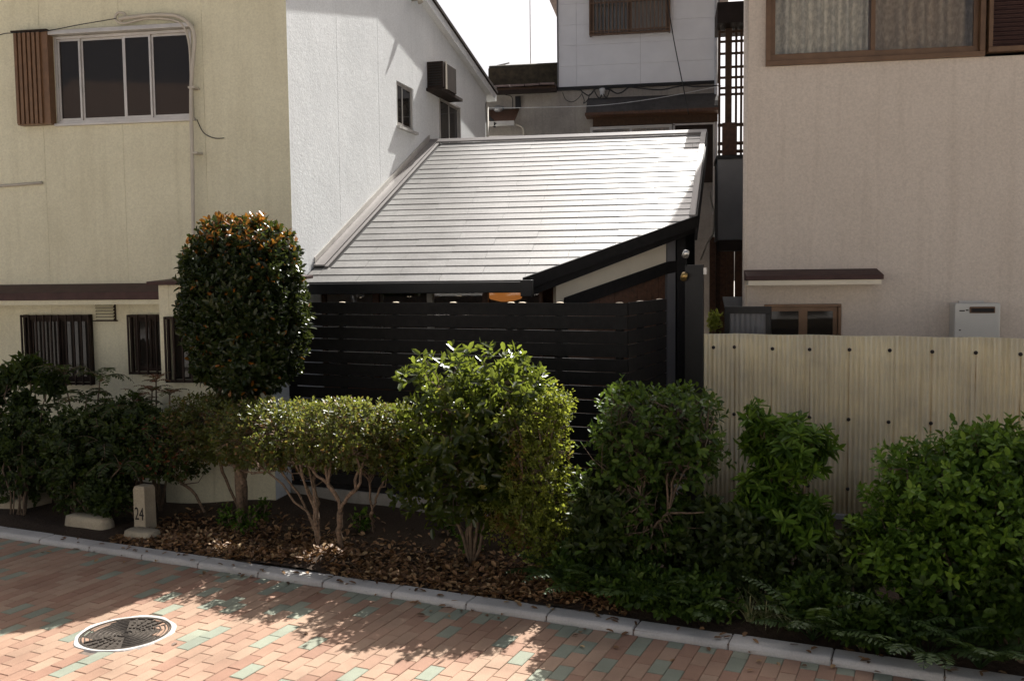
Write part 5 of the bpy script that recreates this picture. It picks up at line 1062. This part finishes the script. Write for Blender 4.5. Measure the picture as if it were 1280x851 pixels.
fill(0, 'dark dense shrub below the feathery sprays', PZ(110, 645, .1), [lobe(110, 570, 6.35, 60, 62, .35, 2.4), lobe(135, 615, 6.2, 30, 28, .2, 2.2)], 1300, 402)
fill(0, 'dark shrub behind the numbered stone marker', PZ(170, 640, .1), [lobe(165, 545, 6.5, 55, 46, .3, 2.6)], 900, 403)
for i, (x, y, n_) in enumerate(((305, 668, 6), (285, 660, 5), (452, 660, 4), (325, 655, 5), (560, 665, 6), (585, 690, 5))):
    b = PZ(x, y, .08); b[2] = bedz(b)
    shrub('seedling', ('green seedling in the leaf litter below the round topiary', 'green seedling in the leaf litter below the round topiary', 'green seedling between the forked hedge trunks', 'green seedling beside the slanting hedge stems', 'green seedling under the glossy bush', 'green seedling under the glossy bush')[i], 'plant', b, [(b + np.array([0, 0, .12]), .11, .10, .10, 2.0)], 45, 6, 0.038, 0.012, M['l_bright'], 420 + i, 'seedlings in the leaf litter', bark='barkdark', depth=.8, rough=.2, ntw=20, r0=.005)
# striped grass clump
def grass(base, nb, L, seed):
    r = np.random.default_rng(seed); mb = MB(); tv = []
    for i in range(nb):
        az = r.uniform(0, 6.28); h = np.array([math.cos(az), math.sin(az), 0]); el = r.uniform(.7, 1.45); Lb = L * r.uniform(.6, 1.1); p = np.asarray(base) + h * r.uniform(0, .04); pts = []; n = 7
        for j in range(n):
            e_ = el - 2.0 * (j / n) ** 1.3 * r.uniform(.85, 1.0); pts.append(p.copy()); p = p + (h * math.cos(e_) + np.array([0, 0, 1.0]) * math.sin(e_)) * Lb / n; p[2] = max(p[2], 0.05)
        s_ = np.cross(h, [0, 0, 1.0]); k = len(mb.v); vs = []
        for j, q in enumerate(pts): w_ = 0.0045 * (1 - (j / (n - 1)) ** 2) + .0006; vs += [q - s_ * w_, q + s_ * w_]
        mb.add(vs, [(2 * j, 2 * j + 1, 2 * j + 3, 2 * j + 2) for j in range(n - 1)]); tv += [r.uniform(0, 1)] * (n - 1)
    return mb, tv
for i, (x, y) in enumerate(((955, 778), (985, 783), (935, 775))):
    b = PZ(x, y, .07) + NV * .07; b[2] = bedz(b); mb, tv = grass(b, 55, .38, 500 + i)
    me = bpy.data.meshes.new('blades'); me.from_pydata(mb.v, [], mb.f); me.materials.append(M['l_striped']); settint(me, tv)
    t = thing('striped_grass', 'clump of striped arching grass at the kerb edge', 'grass clump', tuple(b), 'striped grass clumps'); place(me, 'blades', t)
# pot plant behind the corrugated fence
pb_ = PN(893, 402, CN + 0.5); pz = np.array([pb_[0], pb_[1], 0.0])
ps = thing('pot_plant', 'small pale leafy plant peeping over the corrugated fence', 'plant', tuple(pz))
P, A, T = crown_shoots([(pb_, .06, .06, .11, 2.0)], 70, 601, .8); arr = shoot_leaves(P, A, T, 6, .045, .007, 602); arr[5] = np.clip(arr[5] + .3, 0, .74)
place(leaf_mesh('foliage', *arr, M['l_yellow']), 'foliage', ps); MB().tube([(pz[0], pz[1], 1.25), pb_], .006, 6).build('stem', M['barkdark'], ps)
MB().lathe((pz[0], pz[1], 1.02), [(0.0001, 0), (0.07, 0), (0.09, 0.2), (0.10, 0.24), (0.085, 0.24), (0.0001, 0.2)], 18).build('pot', M['terracotta'], ps, True)
MB().box(pz[0] - .1, pz[0] + .1, pz[1] - .1, pz[1] + .1, 0.0, 1.02).build('stand', M['concrete'], ps)

# ------------------------------------------------------------------ stones, marker, fallen leaves
bb = PZ(182, 660, 0.06); zb = bedz(bb) - 0.03
mk = thing('stone_marker', 'short pale stone post painted with the number 24', 'marker post', (bb[0], bb[1], zb))
kk = ppm(bb); mw = 9.5 / kk; mhh = 64 / kk
u_ = np.array([math.cos(-.25), math.sin(-.25), 0]); v_ = np.array([-u_[1], u_[0], 0])
zt_ = zb + mhh; q = [(-mw, -mw), (mw, -mw), (mw, mw), (-mw, mw)]
def ring(s_, z): return [np.array([bb[0], bb[1], z]) + u_ * a * s_ + v_ * b * s_ for a, b in q]
vs = ring(1.0, zb) + ring(0.97, zt_ - .03) + ring(.8, zt_ - .005) + ring(.5, zt_)
MB().add(vs, [(3, 2, 1, 0), (12, 13, 14, 15)] + [(r * 4 + i, r * 4 + (i + 1) % 4, r * 4 + 4 + (i + 1) % 4, r * 4 + 4 + i) for r in range(3) for i in range(4)]).build('post', M['stone'], mk, bevel=0.006)
tc = bpy.data.curves.new('number', 'FONT'); tc.body = '24'; tc.size = 0.13; tc.align_x = 'CENTER'; tc.extrude = 0.0012
to = bpy.data.objects.new('tmp', tc); link(to); dg = bpy.context.evaluated_depsgraph_get(); tm = bpy.data.meshes.new_from_object(to.evaluated_get(dg)); bpy.data.objects.remove(to)
tm.materials.clear(); tm.materials.append(M['blackmetal'])
nb_ = inst(tm, 'number', np.array([bb[0], bb[1], zb + mhh * .34]) - v_ * (mw + .0005), mk, (PI / 2, 0, -.25), (0.85, 1.25, 1))
def rough_stone(name, label, px_, sx, sy, sz, rotz, seed):
    b = PZ(*px_, 0.05); r = np.random.default_rng(seed); mb = MB(); zs = bedz(b) - .03; nx = 6; ny = 4; grid = []
    vs = []
    c_, s_ = math.cos(rotz), math.sin(rotz); k = 14
    for z, sc_ in ((0, 1.0), (sz * .6, 1.0), (sz * .92, .93), (sz, .80)):
        for i in range(k):
            a = 2 * PI * i / k; x_ = math.copysign(abs(math.cos(a)) ** .45, math.cos(a)) * sx * sc_ * r.uniform(.95, 1.03); y_ = math.copysign(abs(math.sin(a)) ** .45, math.sin(a)) * sy * sc_ * r.uniform(.94, 1.04); vs.append((b[0] + x_ * c_ - y_ * s_, b[1] + x_ * s_ + y_ * c_, zs + z + r.uniform(-.004, .004)))
    fs = [(j * k + i, j * k + (i + 1) % k, (j + 1) * k + (i + 1) % k, (j + 1) * k + i) for j in range(3) for i in range(k)] + [tuple(range(3 * k, 4 * k))]
    return tag(mb.add(vs, fs).build(name, M['stone'], None, True), label, 'stone')
rough_stone('edging_stone', 'long flat mossy stone lying beside the kerb', (112, 656), 0.26, 0.09, 0.13, ang, 1)
rough_stone('edging_stone', 'squat square stone at the foot of the numbered marker', (178, 668), 0.17, 0.09, 0.11, ang, 2)
rough_stone('edging_stone', 'low rough brown stone under the dark shrubs by the kerb', (25, 632), 0.3, 0.2, 0.14, ang, 3)
r = np.random.default_rng(900); nl = 6500
s_ = r.uniform(-6.6, -1.9, nl); nd = 5.84 + np.abs(r.normal(size=nl)) * 0.42; ok = nd < 7.25; s_, nd = s_[ok], nd[ok]
s2_ = r.uniform(-7.2, 0.5, 170); n2_ = 5.83 - np.abs(r.normal(size=170)) * 0.16; s_, nd = np.concatenate([s_, s2_]), np.concatenate([nd, n2_])
P = np.array([KN(a, b, (bed_h(a, b) + r.uniform(0.002, .03)) if b > 5.81 else (KH + .004 if b > ND0 + .02 else .005)) for a, b in zip(s_, nd)]); n = len(P)
az = r.uniform(0, 6.28, n); D = np.stack([np.cos(az), np.sin(az), np.where(nd > 5.81, r.normal(size=n) * .35, .05)], 1); Nn = np.stack([r.normal(size=n) * .55, r.normal(size=n) * .55, np.where(nd > 5.81, 1.0, 4.0)], 1)
o = place(leaf_mesh('leaf_litter', P, D, Nn, r.uniform(.03, .07, n), r.uniform(.009, .018, n), np.clip(r.normal(.5, .26, n), 0, 1), M['l_dry'], fold=.5, droop=-.1), 'leaf_litter', None)
o['label'] = 'brown fallen leaves covering the soil of the bed'; o['category'] = 'leaf litter'
# a few strays on the path
r = np.random.default_rng(901)
for i, (x, y) in enumerate(((222, 803), (380, 790), (610, 770), (700, 760), (520, 752), (838, 826), (972, 827))):
    p = PZ(x, y, 0.004); me = leaf_mesh('fallen_leaf', p[None] * 0, np.array([[1.0, 0, .1]]), np.array([[0, .2, 1.0]]), [0.05], [.013], np.array([.2 + .1 * i]), M['l_dry'], fold=.3)
    tag(inst(me, 'fallen_leaf', p, None, (0, 0, r.uniform(0, 6))), 'single dry brown leaf lying on the brick path', 'leaf', 'dry leaves on the path')
